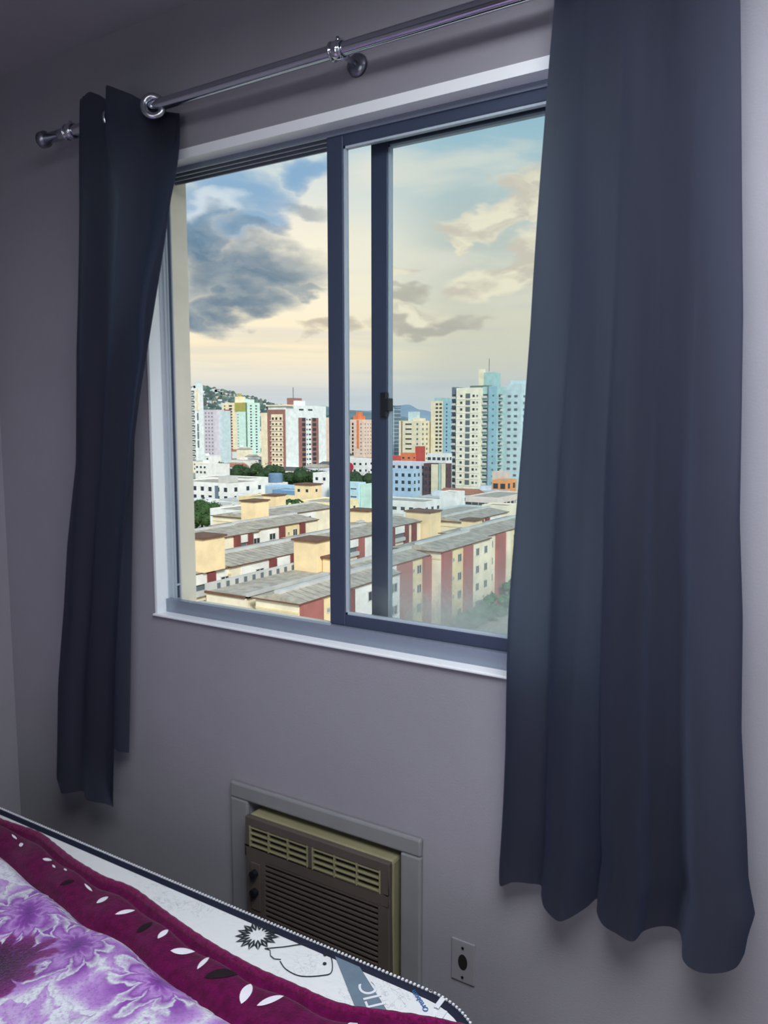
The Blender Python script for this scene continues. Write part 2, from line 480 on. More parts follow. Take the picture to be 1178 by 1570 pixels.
for j in range(NZ + 1):
    t = j / NZ
    row = []
    for i in range(NU + NB + 1):
        if i <= NU:
            u = i / NU
            zt = interp(LT, u); zb = .567 - .006 * math.sin(u * 9) + (.02 * (1 - u / .06) if u < .06 else 0)
            z = zt + (zb - zt) * t
            xl = interp(LCL, z); xr = interp(LCR, z)
            k = sm(2.12, 2.31, z)
            xr = xr + (-1.452 - xr) * k
            fold = .006 + .009 * (1 - k)
            x = xl + (xr - xl) * u
            y = 1.352 + fold * math.sin(u * 2 * PI * 2.4 + .6 + .8 * z) * (.4 + .6 * sm(0, .3, u)) + .004 * math.sin(17 * u + 4 * z)
            y += .03 * sm(.86, 1, u) * (1 - k) * .3 + k * .072 * sm(.70, .93, u)
            y -= .012 * sm(.35, .41, u) * (1 - sm(.6, .8, u)) * k
            y -= .016 * sm(1.75, 1.9, z) * (1 - sm(1.92, 2.1, z)) * sm(.6, .95, u) * (1 - k)
        else:
            v = (i - NU) / NB
            zt = 2.342 + .03 * v; zb = .567 + (.696 - .567) * sm(0, .35, v)
            z = zt + (zb - zt) * t
            xr = interp(LCR, z); k = sm(2.12, 2.31, z); xr = xr + (-1.452 - xr) * k
            xb = interp(LCB, z)
            a = xr - .075 - .03 * (1 - k)
            if v < .45:
                w_ = v / .45; x = xr + (a - xr) * w_; y = 1.36 + .07 * k * (1 - w_) + .055 * sm(0, 1, w_) * (1 - k * .6)
            else:
                w_ = (v - .45) / .55; x = a + (xb - a) * w_; y = 1.415 - k * 0 + .006 * math.sin(w_ * 7)
        row.append((x, y, z))
    rows.append(row)
MB().grid(rows).build('fabric_panel', cur_m, root, smooth=True)
gr = MB().torus((-1.487, 1.372, RZ - .004), (.62, -.78, .05), .0225, .0085, 32, 10)
gr.build('grommet', mat('grommet_silver', (190, 195, 202), .22, metal=1), root, smooth=True)
for gx in (-1.71, -1.64, -1.57):
    MB().torus((gx, 1.38, RZ), (.95, -.3, 0), .021, .005, 20, 8).build('grommet', MATS['grommet_silver'], root, smooth=True)

# right curtain, hem points (X, y, z) from left to right
HEM = [(-.604, 1.425, .680), (-.592, 1.405, .672), (-.565, 1.40, .690), (-.535, 1.412, .692), (-.512, 1.424, .690), (-.499, 1.392, .690), (-.482, 1.366, .684),
       (-.455, 1.358, .672), (-.436, 1.358, .680), (-.412, 1.395, .690), (-.400, 1.424, .697), (-.389, 1.388, .694), (-.370, 1.365, .690), (-.343, 1.36, .686), (-.313, 1.357, .682), (-.300, 1.385, .690),
       (-.270, 1.40, .700), (-.248, 1.415, .692), (-.236, 1.395, .688), (-.224, 1.345, .688), (-.200, 1.336, .683), (-.165, 1.338, .690), (-.142, 1.350, .700), (-.134, 1.372, .715)]
RCL = [(2.42, -.51), (2.333, -0.515), (2.239, -0.522), (2.054, -0.532), (1.781, -0.546), (1.616, -0.558), (1.419, -0.571), (1.228, -0.582), (0.965, -0.590), (0.706, -0.602)]
RCR = [(2.42, -.215), (2.244, -0.21), (2.004, -0.197), (1.776, -0.184), (1.634, -0.18), (1.447, -0.175), (1.288, -0.163), (1.103, -0.156), (0.927, -0.140), (0.85, -0.134), (.79, -.121), (.75, -.130), (0.689, -0.137)]
pts = cat(HEM, 8)
x_a, x_b = HEM[0][0], HEM[-1][0]
root = thing('curtain', 'wide charcoal curtain with wavy hem hanging over the right side of the window', 'curtain', (-.35, 1.38, .68))
rows = []
NZ = 110
for j in range(NZ + 1):
    t = j / NZ; row = []
    for i, (hx, hy, hz) in enumerate(pts):
        u = (hx - x_a) / (x_b - x_a)
        z = 2.40 + (hz - 2.40) * t
        xl = interp(RCL, z); xr = interp(RCR, z)
        fz = 1 - sm(.72, 2.0, z)
        # the two sharp folds soften into broad waves towards the header
        top_y = 1.385 + .012 * math.sin(u * 2 * PI * 1.5 + .9)
        hyb = 1.385 + (hy - 1.385) * (.55 + .45 * (1 - sm(.7, 1.3, z)))
        y = top_y + (hyb - top_y) * (.08 + .92 * fz)
        row.append((xl + (xr - xl) * u, y + .003 * math.sin(9 * z + 20 * u), z))
    rows.append(row)
MB().grid(rows).build('fabric_panel', cur_m, root, smooth=True)
for gx in (-.47, -.40, -.33, -.26):
    MB().torus((gx, 1.38, RZ), (.8, -.6, 0), .0215, .006, 20, 8).build('grommet', MATS['grommet_silver'], root, smooth=True)

# ================================================================== AIR CONDITIONER
cream_m = mat('aged_cream_plastic', (140, 136, 104), .5, 5, .08)
grille_m = mat('aged_grey_brown_plastic', (84, 76, 70), .55, 6, .08)
black_m = mat('grille_void', (10, 9, 10), .8)
frame_m = mat('painted_wood_frame', (130, 132, 134), .5, 12, .04)
fr = thing('vent_frame', 'grey painted wooden frame on the wall around the air conditioner', 'frame', (-1.08, WY, .3))
FX0, FX1, FZ0, FZ1 = -1.356, -.795, .262, .693
for (a, b, c, e) in ((FX0, FX1, AZ1, FZ1), (FX0, FX1, FZ0, AZ0), (FX0, AX0 + .002, AZ0, AZ1), (AX1 - .002, FX1, AZ0, AZ1)):
    MB().box(a, b, WY - .014, WY, c, e).build('board', frame_m, fr, bevel=.005)
ac = thing('air_conditioner', 'old cream window air conditioner built into the wall beside the bed', 'air conditioner', (-1.08, 1.43, .33))
BX0, BX1, BZ0, BZ1, BF = -1.278, -.857, .330, .634, 1.409
MB().box(BX0, BX1, BF + .014, T_OUT + .15, BZ0, BZ1).build('case', cream_m, ac, bevel=.008)
# front bezel as bars around the openings
LV = [(BX0 + .014, BX0 + .196), (BX0 + .208, BX1 - .022)]
lz0, lz1 = .558, .612
gz0, gz1 = .350, .532
gx0, gx1 = BX0 + .062, BX1 - .030
m = MB()
m.box(BX0, BX1, BF, BF + .0145, lz1, BZ1)
m.box(BX0, LV[0][0], BF, BF + .0145, lz0, lz1); m.box(LV[0][1], LV[1][0], BF, BF + .0145, lz0, lz1); m.box(LV[1][1], BX1, BF, BF + .0145, lz0, lz1)
m.box(BX0, BX1, BF, BF + .0145, gz1, lz0); m.box(gx1, BX1, BF, BF + .0145, gz0, gz1); m.box(BX0, gx0, BF, BF + .0145, gz0, gz1); m.box(BX0, BX1, BF, BF + .0145, BZ0, gz0)
m.build('front_panel', grille_m, ac, bevel=.002)
for a, b in LV:
    lo = MB().box(a, b, BF + .010, BF + .0142, lz0, lz1).build('louvre_opening', black_m, ac)
    for k in range(4):
        z = lz0 + .004 + k * (lz1 - lz0 - .008) / 3
        MB().box(a, b, BF - .001, BF + .010, z - .0014, z + .0014).build('louvre_slat', cream_m, lo)
    for k in range(4):
        x = a + .002 + k * (b - a - .004) / 3
        MB().box(x - .0015, x + .0015, BF - .002, BF + .006, lz0, lz1).build('louvre_divider', cream_m, lo)
gb = MB().box(gx0, gx1, BF + .009, BF + .0142, gz0, gz1).build('intake_grille', black_m, ac)
for k in range(14):
    z = gz0 + .006 + k * (gz1 - gz0 - .012) / 13
    MB().face([(gx0, BF - .001, z - .004), (gx1, BF - .001, z - .004), (gx1, BF + .008, z + .004), (gx0, BF + .008, z + .004)])
    q = MB(); q.box(gx0, gx1, BF, BF + .007, z - .0026, z + .0026); q.build('grille_slat', grille_m, gb)
MB().box(BX0 + .018, BX0 + .048, BF - .003, BF, .395, .520).build('control_plate', grille_m, ac, bevel=.002)
MB().tube([(BX0 + .033, BF - .003, .494), (BX0 + .033, BF - .016, .494)], .010, 20).build('control_knob', dark_m, ac)
MB().tube([(BX0 + .033, BF - .003, .445), (BX0 + .033, BF - .016, .445)], .010, 20).build('control_knob', dark_m, ac)

# ================================================================== OUTLET
ol = thing('wall_outlet', 'grey wall outlet plate with a dark oval socket by the bed corner', 'outlet', (-.694, WY, .439))
MB().box(-.722, -.666, WY - .004, WY, .392, .488).build('cover_plate', mat('outlet_plate', (138, 136, 142), .8), ol, bevel=.002)
q = MB(); q.face([(-.694 + .011 * math.cos(a * PI / 12), WY - .0046, .439 + .018 * math.sin(a * PI / 12)) for a in range(24)])
rows = [[(-.694 + .011 * math.cos(a * PI / 12), y, .439 + .018 * math.sin(a * PI / 12)) for a in range(24)] for y in (WY - .0046, WY - .003)]
q.grid(rows, True); q.build('socket', black_m, ol)
for z in (.405, .473):
    MB().tube([(-.694, WY - .006, z), (-.694, WY - .0058, z)], .0032, 12).build('screw', dark_m, ol)

# ================================================================== BED
MZ = .56
bx0, bx1, by0, by1 = -2.235, -.475, -.22, 1.196
def rrect(x0, x1, y0, y1, r, z, n=10):
    out = []
    for cx, cy, a0 in ((x1 - r, y1 - r, 0), (x0 + r, y1 - r, 90), (x0 + r, y0 + r, 180), (x1 - r, y0 + r, 270)):
        for k in range(n + 1):
            a = R(a0 + 90 * k / n); out.append((cx + r * math.cos(a), cy + r * math.sin(a), z))
    return out


base_o = thing('bed_base', 'dark upholstered box base standing under the mattress', 'bed base', (-1.35, .5, 0))
MB().box(bx0 + .01, bx1 - .02, by0 + .01, by1 - .02, .07, .30).build('upholstered_box', mat('bed_base_fabric', (40, 38, 46), .9), base_o, bevel=.02)
for x in (bx0 + .08, bx1 - .1):
    for y in (by0 + .08, by1 - .1):
        MB().tube([(x, y, 0), (x, y, .075)], [.018, .025], 16).build('leg', dark_m, base_o)
mt = thing('mattress', 'white patterned mattress with navy zip border beside the window wall', 'mattress', (-1.35, .5, .30))


def mattress_top_mat():
    m = bpy.data.materials.new('white_damask_ticking'); m.use_nodes = True
    q = NG(m.node_tree); p = q.n['Principled BSDF']
    co = q.coord('Object')
    n1 = q.noise(co, 26, 5, .6, 1.6)
    line = q.m('ABSOLUTE', q.m('SUBTRACT', n1, .5))
    ln = q.m('SUBTRACT', 1.0, q.sstep(line, .004, .018))
    spots = q.sstep(q.noise(co, 7, 2, .5), .5, .62)
    c = q.mix(q.m('MULTIPLY', q.m('MULTIPLY', ln, spots), .45), lin((236, 240, 240)), lin((120, 140, 150)))
    q._in(p.inputs['Base Color'], c); p.inputs['Roughness'].default_value = .8
    bn = q.n.new('ShaderNodeBump'); bn.inputs['Strength'].default_value = .6; bn.inputs['Distance'].default_value = .004
    q._in(bn.inputs['Height'], q.noise(co, 30, 4, .5, .8)); q._in(p.inputs['Normal'], bn.outputs[0])
    return m


navy = mat('navy_border_band', (16, 24, 48), .7, bump=.4, bscale=300)
mtop = mattress_top_mat()
m = MB()
prof = [(0.0, .30), (0.0, .30), (-.0, .520)]
rows = [rrect(bx0, bx1, by0, by1, .16, .30), rrect(bx0, bx1, by0, by1, .16, .545)]
m.grid(rows, True); m.cap(list(reversed(rows[0])))
m.build('side_panel', mat('mattress_side', (205, 210, 215), .8), mt, smooth=False)
# crown: from the border inwards
ins = [(.020, .5595), (.035, .5600), (.06, .5605), (.14, .561), (.14, .561)]
rows = [rrect(bx0 + a, bx1 - a, by0 + a, by1 - a, max(.16 - a, .02), z) for a, z in ins]
m = MB().grid(rows, True); m.cap(rows[-1])
m.build('quilted_top', mtop, mt, smooth=True)
m = MB()
rows = [rrect(bx0, bx1, by0, by1, .16, .540), rrect(bx0 - .003, bx1 + .003, by0 - .003, by1 + .003, .163, .548), rrect(bx0 - .002, bx1 + .002, by0 - .002, by1 + .002, .162, .557),
        rrect(bx0 + .005, bx1 - .005, by0 + .005, by1 - .005, .155, .5625), rrect(bx0 + .014, bx1 - .014, by0 + .014, by1 - .014, .146, .563), rrect(bx0 + .022, bx1 - .022, by0 + .022, by1 - .022, .138, .559)]
m.grid(rows, True).build('border_tape', navy, mt, smooth=True)
# zip teeth: small white beads along the outer lip
m = MB()
x = bx0 + .17
while x < bx1 - .158:
    m.box(x, x + .0040, by1 - .006, by1 - .0005, .5595, .5645); x += .0086
for k in range(29):
    a = R(90 - 90 * k / 29); cx, cy = bx1 - .16, by1 - .16
    m.box(cx + .157 * math.cos(a) - .002, cx + .157 * math.cos(a) + .002, cy + .157 * math.sin(a) - .002, cy + .157 * math.sin(a) + .002, .5595, .5645)
z_ = m.build('zip_teeth', mat('zip_white', (235, 240, 245), .5), mt); z_['kind'] = 'stuff'
zp = MB().box(-.612, -.602, 1.160, 1.188, .5635, .5655).box(-.600, -.586, 1.142, 1.164, .5622, .5640)
zp.build('zip_pull', MATS['zip_white'], mt, bevel=.001)
# printed motifs on the ticking (flat print)
PZ = .5622
inkm = mat('black_print', (30, 40, 48), .8); ribm = mat('grey_ribbon_print', (112, 132, 148), .6, 40, .06)
fl = MB(); fc = (-1.015, 1.150)
for k in range(15):
    a = 2 * PI * k / 15
    ca, sa = math.cos(a), math.sin(a)
    def P2(r, t): return (fc[0] + r * ca - t * sa, fc[1] + (r * sa + t * ca) * 1.0, PZ)
    r0, r1, wd = .016, .047, .0068
    # outlined petal: left and right strokes that swell outwards
    fl.face([P2(r0, -.0006), P2(r0, .0006), P2((r0 + r1) / 2, wd), P2(r1, 0), P2((r0 + r1) / 2, wd - .0054)])
    fl.face([P2(r0, -.0006), P2(r0, .0006), P2((r0 + r1) / 2, -wd + .0054), P2(r1, 0), P2((r0 + r1) / 2, -wd)])
fl.build('flower_print', inkm, mt)['label'] = 'black daisy outline printed on the ticking'
cr = MB()
loop = cat([(-.975, 1.125), (-.945, 1.150), (-.915, 1.178), (-.875, 1.190), (-.845, 1.172), (-.822, 1.140), (-.832, 1.122), (-.865, 1.10), (-.90, 1.10), (-.925, 1.112)], 6)
cr.tube([(a, b, PZ) for a, b in loop], .0011, 5)
cr.tube([(-.975 + i * .012, 1.125 + .006 * math.sin(i * 1.9) - i * .0035, PZ) for i in range(5)], .001, 5)
cr.build('creature_outline_print', inkm, mt)
for p in ((-.862, 1.174), (-.847, 1.152)):
    MB().tube([(p[0], p[1], PZ - .0005), (p[0], p[1], PZ + .0006)], .0038, 12).build('eye_print', inkm, mt)
# grey ribbon with lettering
du = Vector((-.76, .65, 0)).normalized()
pr = Vector((.65, .76, 0)).normalized()
c0 = Vector((-.812, 1.186, PZ))
rb = MB()
e1 = c0 + Vector((-.022, .0, 0)); 
rb.face([(-.842, 1.180, PZ), (-.784, 1.180, PZ), (-.784 + .145, 1.180 - .096, PZ), (-.842 + .130, 1.180 - .110, PZ)])
rb.build('ribbon_print', ribm, mt)


def text(name, body, size, loc, rot, m, parent, ext=.0004):
    c = bpy.data.curves.new(name, 'FONT'); c.body = body; c.size = size; c.extrude = ext; c.align_x = 'LEFT'
    c.materials.append(m)
    tmp = bpy.data.objects.new(name, c); COL.objects.link(tmp); bpy.context.view_layer.update()
    me = bpy.data.meshes.new_from_object(tmp.evaluated_get(bpy.context.evaluated_depsgraph_get()))
    bpy.data.objects.remove(tmp)
    o = bpy.data.objects.new(name, me); COL.objects.link(o); o.parent = parent
    o.location = Vector(loc) - wloc(parent); o.rotation_euler = (0, 0, rot); return o


ang = math.atan2(.085, -.105)
text('ribbon_lettering', 'STIC', .050, (-.663, 1.098, PZ + .0008), math.atan2(.65, -.76), MATS['zip_white'], mt)
text('maker_lettering', 'Ortobom', .0145, (-.615, 1.150, PZ + .0006), math.atan2(.036, -.055), mat('blue_print', (60, 110, 170), .7), mt)
MB().box(-.612, -.594, 1.118, 1.136, PZ, PZ + .0006).build('blue_square_print', mat('light_blue_print', (110, 180, 215), .7), mt)

# ================================================================== BLANKET
HUP = [(-2.235, 1.13), (-1.865, 1.128), (-1.72, 1.141), (-1.547, 1.106), (-1.415, 1.093), (-1.341, 1.103), (-1.211, 1.078), (-1.098, 1.059), (-1.019, 1.05), (-0.916, 1.044), (-0.857, 1.048), (-0.797, 1.048), (-0.741, 1.049), (-0.697, 1.066), (-0.655, 1.084), (-0.569, 1.115), (-.49, 1.13), (-.44, 1.13)]
HLO = [(-2.235, 1.04), (-1.85, 1.045), (-1.714, 1.033), (-1.525, 1.006), (-1.406, 0.985), (-1.319, 0.967), (-1.287, 0.974), (-1.209, 0.974), (-1.127, 0.951), (-1.063, 0.942), (-0.997, 0.942), (-0.922, 0.931), (-0.815, 0.927), (-.7, .93), (-.44, .93)]


def smoothed(tab, x, r=.03): return sum(interp(tab, x + k * r / 2) for k in (-2, -1, 0, 1, 2)) / 5


def bh(x, y):
    """blanket height over the mattress"""
    hu = smoothed(HUP, x); hl = smoothed(HLO, x)
    v = (y - hl) / (hu - hl)
    z = .582
    if v > 0:
        z += .010 * math.sin(max(0, min(1, v)) * PI) - .014 * math.exp(-((v - .80) / .07) ** 2) - .010 * math.exp(-((v - .03) / .08) ** 2)
        z += .004 * math.sin(x * 38 + v * 2) * sm(0, .3, v) * (1 - sm(.7, .95, v))
    else:
        z += .020 * (1 - sm(-.30, 0, v)) - .010 * math.exp(-((v - .03) / .08) ** 2)
        z += .005 * math.sin(x * 9 + y * 6) + .004 * math.sin(x * 21 - y * 13)
    if x > -.52: z -= (x + .52) * 4.5 if x < -.46 else .27 + (x + .46) * 6
    return z


DEEP = (.015, .385)    # a deep magenta bloom, in the blanket's own frame


def floral():
    m = bpy.data.materials.new('purple_floral_plush'); m.use_nodes = True
    q = NG(m.node_tree); p = q.n['Principled BSDF']
    co = q.coord('Object')
    wn = q.n.new('ShaderNodeVectorMath'); wn.operation = 'MULTIPLY_ADD'
    nn = q.n.new('ShaderNodeTexNoise'); nn.inputs['Scale'].default_value = 12; nn.inputs['Detail'].default_value = 4
    q.l.new(co, nn.inputs['Vector'])
    sub = q.n.new('ShaderNodeVectorMath'); sub.operation = 'SUBTRACT'; q.l.new(nn.outputs['Color'], sub.inputs[0]); sub.inputs[1].default_value = (.5, .5, .5)
    wn.inputs[1].default_value = (.10, .10, 0); q.l.new(sub.outputs[0], wn.inputs[0]); q.l.new(co, wn.inputs[2])
    v2 = q.n.new('ShaderNodeVectorMath'); v2.operation = 'MULTIPLY'; q.l.new(wn.outputs[0], v2.inputs[0]); v2.inputs[1].default_value = (1, 1, 0)
    vo = q.n.new('ShaderNodeTexVoronoi'); vo.voronoi_dimensions = '2D'; vo.feature = 'F1'; vo.inputs['Scale'].default_value = 4.6; vo.inputs['Randomness'].default_value = .75
    q.l.new(v2.outputs[0], vo.inputs['Vector'])
    dd = q.n.new('ShaderNodeVectorMath'); dd.operation = 'SUBTRACT'; q.l.new(v2.outputs[0], dd.inputs[0]); q.l.new(vo.outputs['Position'], dd.inputs[1])
    s3 = q.sep(dd.outputs[0])
    ang = q.m('ARCTAN2', s3[1], s3[0])
    rr = q.m('MULTIPLY', q.m('SQRT', q.m('ADD', q.m('MULTIPLY', s3[0], s3[0]), q.m('MULTIPLY', s3[1], s3[1]))), 4.6)
    col = q.sep(vo.outputs['Color'])
    pet = q.m('ABSOLUTE', q.m('SINE', q.m('ADD', q.m('MULTIPLY', ang, 3.5), q.m('MULTIPLY', col[0], 6.0))))
    pet2 = q.m('ABSOLUTE', q.m('SINE', q.m('ADD', q.m('MULTIPLY', ang, 5.5), q.m('MULTIPLY', rr, 6.0))))
    r1 = q.m('DIVIDE', rr, q.m('ADD', .55, q.m('MULTIPLY', pet, .42)))
    r2 = q.m('DIVIDE', rr, q.m('ADD', .30, q.m('MULTIPLY', pet2, .22)))
    W = lin((232, 236, 244)); LI = lin((196, 150, 222)); PU = lin((146, 74, 178)); DP = lin((98, 46, 132)); GR = lin((128, 124, 150))
    outer = q.ramp(r1, [(0.0, PU), (.42, PU), (.60, LI), (.78, W), (.90, W), (.95, LI), (1.0, LI)])
    fine = q.noise(co, 160, 2, .6)
    inner = q.ramp(r2, [(0.0, DP), (.25, PU), (.45, LI), (.62, PU), (.85, W), (1.0, PU)])
    flower = q.mix(q.m('SUBTRACT', 1.0, q.sstep(r2, .85, 1.0)), outer, inner)
    big = q.noise(v2.outputs[0], 5, 3, .6, 1.2)
    ground = q.ramp(big, [(0.3, W), (.45, LI), (.52, W), (.6, GR), (.68, PU), (.8, DP)])
    c = q.mix(q.sstep(r1, .9, 1.05), flower, ground)
    # one deep magenta bloom here and there
    ob = q.sep(v2.outputs[0])
    ddx = q.m('SUBTRACT', ob[0], DEEP[0]); ddy = q.m('SUBTRACT', ob[1], DEEP[1])
    dr_ = q.m('SQRT', q.m('ADD', q.m('MULTIPLY', ddx, ddx), q.m('MULTIPLY', ddy, ddy)))
    spk = q.m('ABSOLUTE', q.m('SINE', q.m('MULTIPLY', q.m('ARCTAN2', ddy, ddx), 6.0)))
    deep = q.m('SUBTRACT', 1.0, q.sstep(q.m('DIVIDE', dr_, q.m('ADD', .07, q.m('MULTIPLY', spk, .04))), .85, 1.0))
    c = q.mix(deep, c, q.ramp(q.m('MULTIPLY', dr_, 9.0), [(0, lin((30, 6, 34))), (.5, lin((84, 14, 78))), (1, lin((150, 50, 140)))]))
    c = q.mix(q.m('MULTIPLY', q.sstep(fine, .45, .7), .35), c, lin((120, 70, 160)))
    q._in(p.inputs['Base Color'], c); p.inputs['Roughness'].default_value = .95; p.inputs['Sheen Weight'].default_value = .2; p.inputs['Specular IOR Level'].default_value = .1
    bn = q.n.new('ShaderNodeBump'); bn.inputs['Strength'].default_value = .9; bn.inputs['Distance'].default_value = .004
    q._in(bn.inputs['Height'], q.m('ADD', q.noise(co, 190, 3, .7), q.m('MULTIPLY', rr, .6))); q._in(p.inputs['Normal'], bn.outputs[0])
    return m


burg = mat('burgundy_plush', (94, 8, 66), .9, 60, .25, .8, 260, spec=.1, sheen=.12)
burg2 = mat('burgundy_piping', (116, 16, 78), .9, 160, .35, 1.0, 380, spec=.1, sheen=.15)
bl = thing('blanket', 'purple and white floral plush blanket with burgundy border on the bed', 'blanket', (-1.35, .4, .56))
NX = 240
xsl = [-2.235 + (1.80) * i / NX for i in range(NX + 1)]
rows = []
for j in range(91):
    v = j / 90
    row = []
    for x in xsl:
        hl = smoothed(HLO, x); y = -.20 + (hl + .20) * v ** .7; row.append((x, y, bh(x, y)))
    rows.append(row)
MB().grid(rows).build('floral_panel', floral(), bl, smooth=True)
rows = []
for j in range(25):
    v = j / 24
    row = []
    for x in xsl:
        hl = smoothed(HLO, x); hu = smoothed(HUP, x); y = hl + (hu - hl) * v; row.append((x, y, bh(x, y) + (.0005 if v > 0 else 0)))
    rows.append(row)
# hem turned down to the mattress
rows.append([(x, smoothed(HUP, x) + .004, max(.565, bh(x, smoothed(HUP, x)) - .02) if x < -.52 else bh(x, smoothed(HUP, x)) - .02) for x in xsl])
MB().grid(rows).build('border_band', burg, bl, smooth=True)
pth = [(x, smoothed(HUP, x) - .003, bh(x, smoothed(HUP, x)) + .001 + .0004 * math.sin(x * 160)) for x in xsl]
MB().tube(pth, [.0085 + .0004 * math.sin(i * 1.7) for i in range(len(pth))], 10).build('hem_piping', burg2, bl, smooth=True)
leafw = mat('white_leaf_print', (238, 236, 246), .8, 80, .04); leafb = mat('black_leaf_print', (22, 4, 16), .9)
wl = [(-1.747, 1.091, -10, .028, .006), (-1.700, 1.078, -30, .022, .010), (-1.586, 1.069, 30, .022, .012), (-1.551, 1.061, -18, .018, .005), (-1.509, 1.061, -18, .018, .005),
      (-1.411, 1.047, -12, .036, .006), (-1.343, 1.030, 75, .026, .018), (-1.268, 1.027, 62, .040, .012), (-1.143, 1.015, 100, .032, .014), (-1.078, 1.005, 38, .046, .019),
      (-1.018, .999, 98, .036, .012), (-.899, .985, 112, .050, .020), (-.846, .989, 52, .048, .017), (-.688, 1.012, 118, .050, .020)]
dl = [(-1.198, 1.017, 80, .036, .020), (-.965, .992, 45, .062, .024), (-1.46, 1.03, 50, .03, .014)]
for (lx, ly, a, L_, W_) in wl + dl:
    white = (lx, ly, a, L_, W_) in wl
    a = R(a); lf = MB(); rr_ = []
    for k in range(9):
        t = k / 8; hw = W_ / 2 * math.sin(PI * t) ** .7 if 0 < t < 1 else .0004
        s_ = (t - .5) * L_
        line = []
        for e in (-1, -.33, .33, 1):
            px_ = lx + s_ * math.cos(a) - e * hw * math.sin(a); py_ = ly + s_ * math.sin(a) + e * hw * math.cos(a)
            line.append((px_, py_, bh(px_, py_) + .0022))
        rr_.append(line)
    o = lf.grid(rr_).build('leaf_print', leafw if white else leafb, bl, smooth=True)
    o['label'] = 'white printed leaf' if white else 'black printed leaf'

# ================================================================== ADDED FILL LIGHT (out of view)
fill_o = thing('added_fill_lamp', 'round white fill lamp added on the ceiling out of view', 'lamp', (-.05, .32, CEIL))  # unseen lamp, added to lift the walls and the bed
MB().tube([(-.05, .32, CEIL - .0005), (-.05, .32, CEIL - .03)], .65, 32).build('base', white_m, fill_o)
dm = bpy.data.materials.new('fill_lamp_diffuser'); dm.use_nodes = True
dm.node_tree.nodes['Principled BSDF'].inputs['Emission Color'].default_value = (.9, .95, 1, 1)
dm.node_tree.nodes['Principled BSDF'].inputs['Emission Strength'].default_value = 1.5
MB().tube([(-.05, .32, CEIL - .03), (-.05, .32, CEIL - .05), (-.05, .32, CEIL - .075)], [.64, .62, .55], 32).build('diffuser', dm, fill_o, smooth=True)
ld = bpy.data.lights.new('fill_lamp_light', 'AREA'); ld.shape = 'DISK'; ld.size = 1.25; ld.energy = FILL_LAMP_W; ld.color = (.93, .95, 1.0)
lo = bpy.data.objects.new('fill_lamp_light', ld); COL.objects.link(lo); lo.parent = fill_o; lo.location = (0, 0, -.08)

# added soft area light on the solid back wall, framed like a doorway
dl_ = bpy.data.lights.new('back_fill_light', 'AREA'); dl_.shape = 'RECTANGLE'; dl_.size = 1.5; dl_.size_y = 2.0; dl_.energy = BACK_FILL_W; dl_.color = (.90, .95, 1.0)
do = bpy.data.objects.new('back_fill_light', dl_); COL.objects.link(do); do.location = (.1, YB + .04, 1.15); do.rotation_euler = (R(90), 0, R(0))
do.rotation_euler = Vector((0, 1, 0)).to_track_quat('-Z', 'Y').to_euler()
dr = bpy.data.objects.new('added_door_1', None); COL.objects.link(dr); dr.location = (.1, YB, 0); struct(dr)
for a, b, c, e in ((-.72, -.65, 0, 2.2), (.85, .92, 0, 2.2), (-.72, .92, 2.15, 2.22)): MB().box(a, b, YB, YB + .05, c, e).build('added_frame_bar', white_m, dr)  # bars added round the fill light; the wall behind has no opening

# ================================================================== CITY OUTSIDE
G0 = -29.0
win_cache = {}
glass_dark = mat('far_window_glass', (44, 54, 66), .25)
glass_mid = mat('far_window_glass_pale', (96, 108, 116), .3)
frm = mat('far_window_frame', (206, 208, 202), .6)


def wmesh(face, w_, h_, style):
    key = (face, w_, h_, style)
    if key in win_cache: return win_cache[key]
    m = MB()

    def bx(u0, u1, d0, d1, z0, z1):
        if face == 'S': m.box(u0, u1, -d1, -d0, z0, z1)
        else: m.box(d0, d1, u0, u1, z0, z1)
    if style == 'plain' or style == 'pale' :
        m.mat(0); bx(-w_ / 2, w_ / 2, -.05, .05, -h_ / 2, h_ / 2)
        ms = [glass_dark if style == 'plain' else glass_mid]
    elif style == 'balcony':
        m.mat(0); bx(-w_ / 2, w_ / 2, -.05, .08, -h_ / 2, h_ / 2)
        m.mat(1); bx(-w_ / 2 - .2, w_ / 2 + .2, 0, 1.1, -h_ / 2 - .25, -h_ / 2); bx(-w_ / 2 - .2, w_ / 2 + .2, 1.0, 1.1, -h_ / 2, -h_ / 2 + .75)
        ms = [glass_dark, frm]
    else:
        m.mat(1)
        t = .09
        bx(-w_ / 2, w_ / 2, 0, .08, -h_ / 2, -h_ / 2 + t); bx(-w_ / 2, w_ / 2, 0, .08, h_ / 2 - t, h_ / 2)
        bx(-w_ / 2, -w_ / 2 + t, 0, .08, -h_ / 2, h_ / 2); bx(w_ / 2 - t, w_ / 2, 0, .08, -h_ / 2, h_ / 2); bx(-t / 2, t / 2, 0, .07, -h_ / 2, h_ / 2)
        m.mat(0); bx(-w_ / 2 + t, w_ / 2 - t, -.02, .03, -h_ / 2 + t, h_ / 2 - t)
        ms = [glass_dark, frm]
    o = m.build('window', ms); me = o.data; bpy.data.objects.remove(o)
    win_cache[key] = me
    return me


def put_windows(root, face, const, us, zs, w_, h_, style='plain', skip=0, name='window'):
    me = wmesh(face, w_, h_, style)
    for z in zs:
        for u in us:
            if skip and random.random() < skip: continue
            inst(name, me, root, (u, const, z) if face == 'S' else (const, u, z))


def plaster(col, name=None): return mat(name or 'plaster_%d_%d_%d' % col, col, .85, .35, .10)


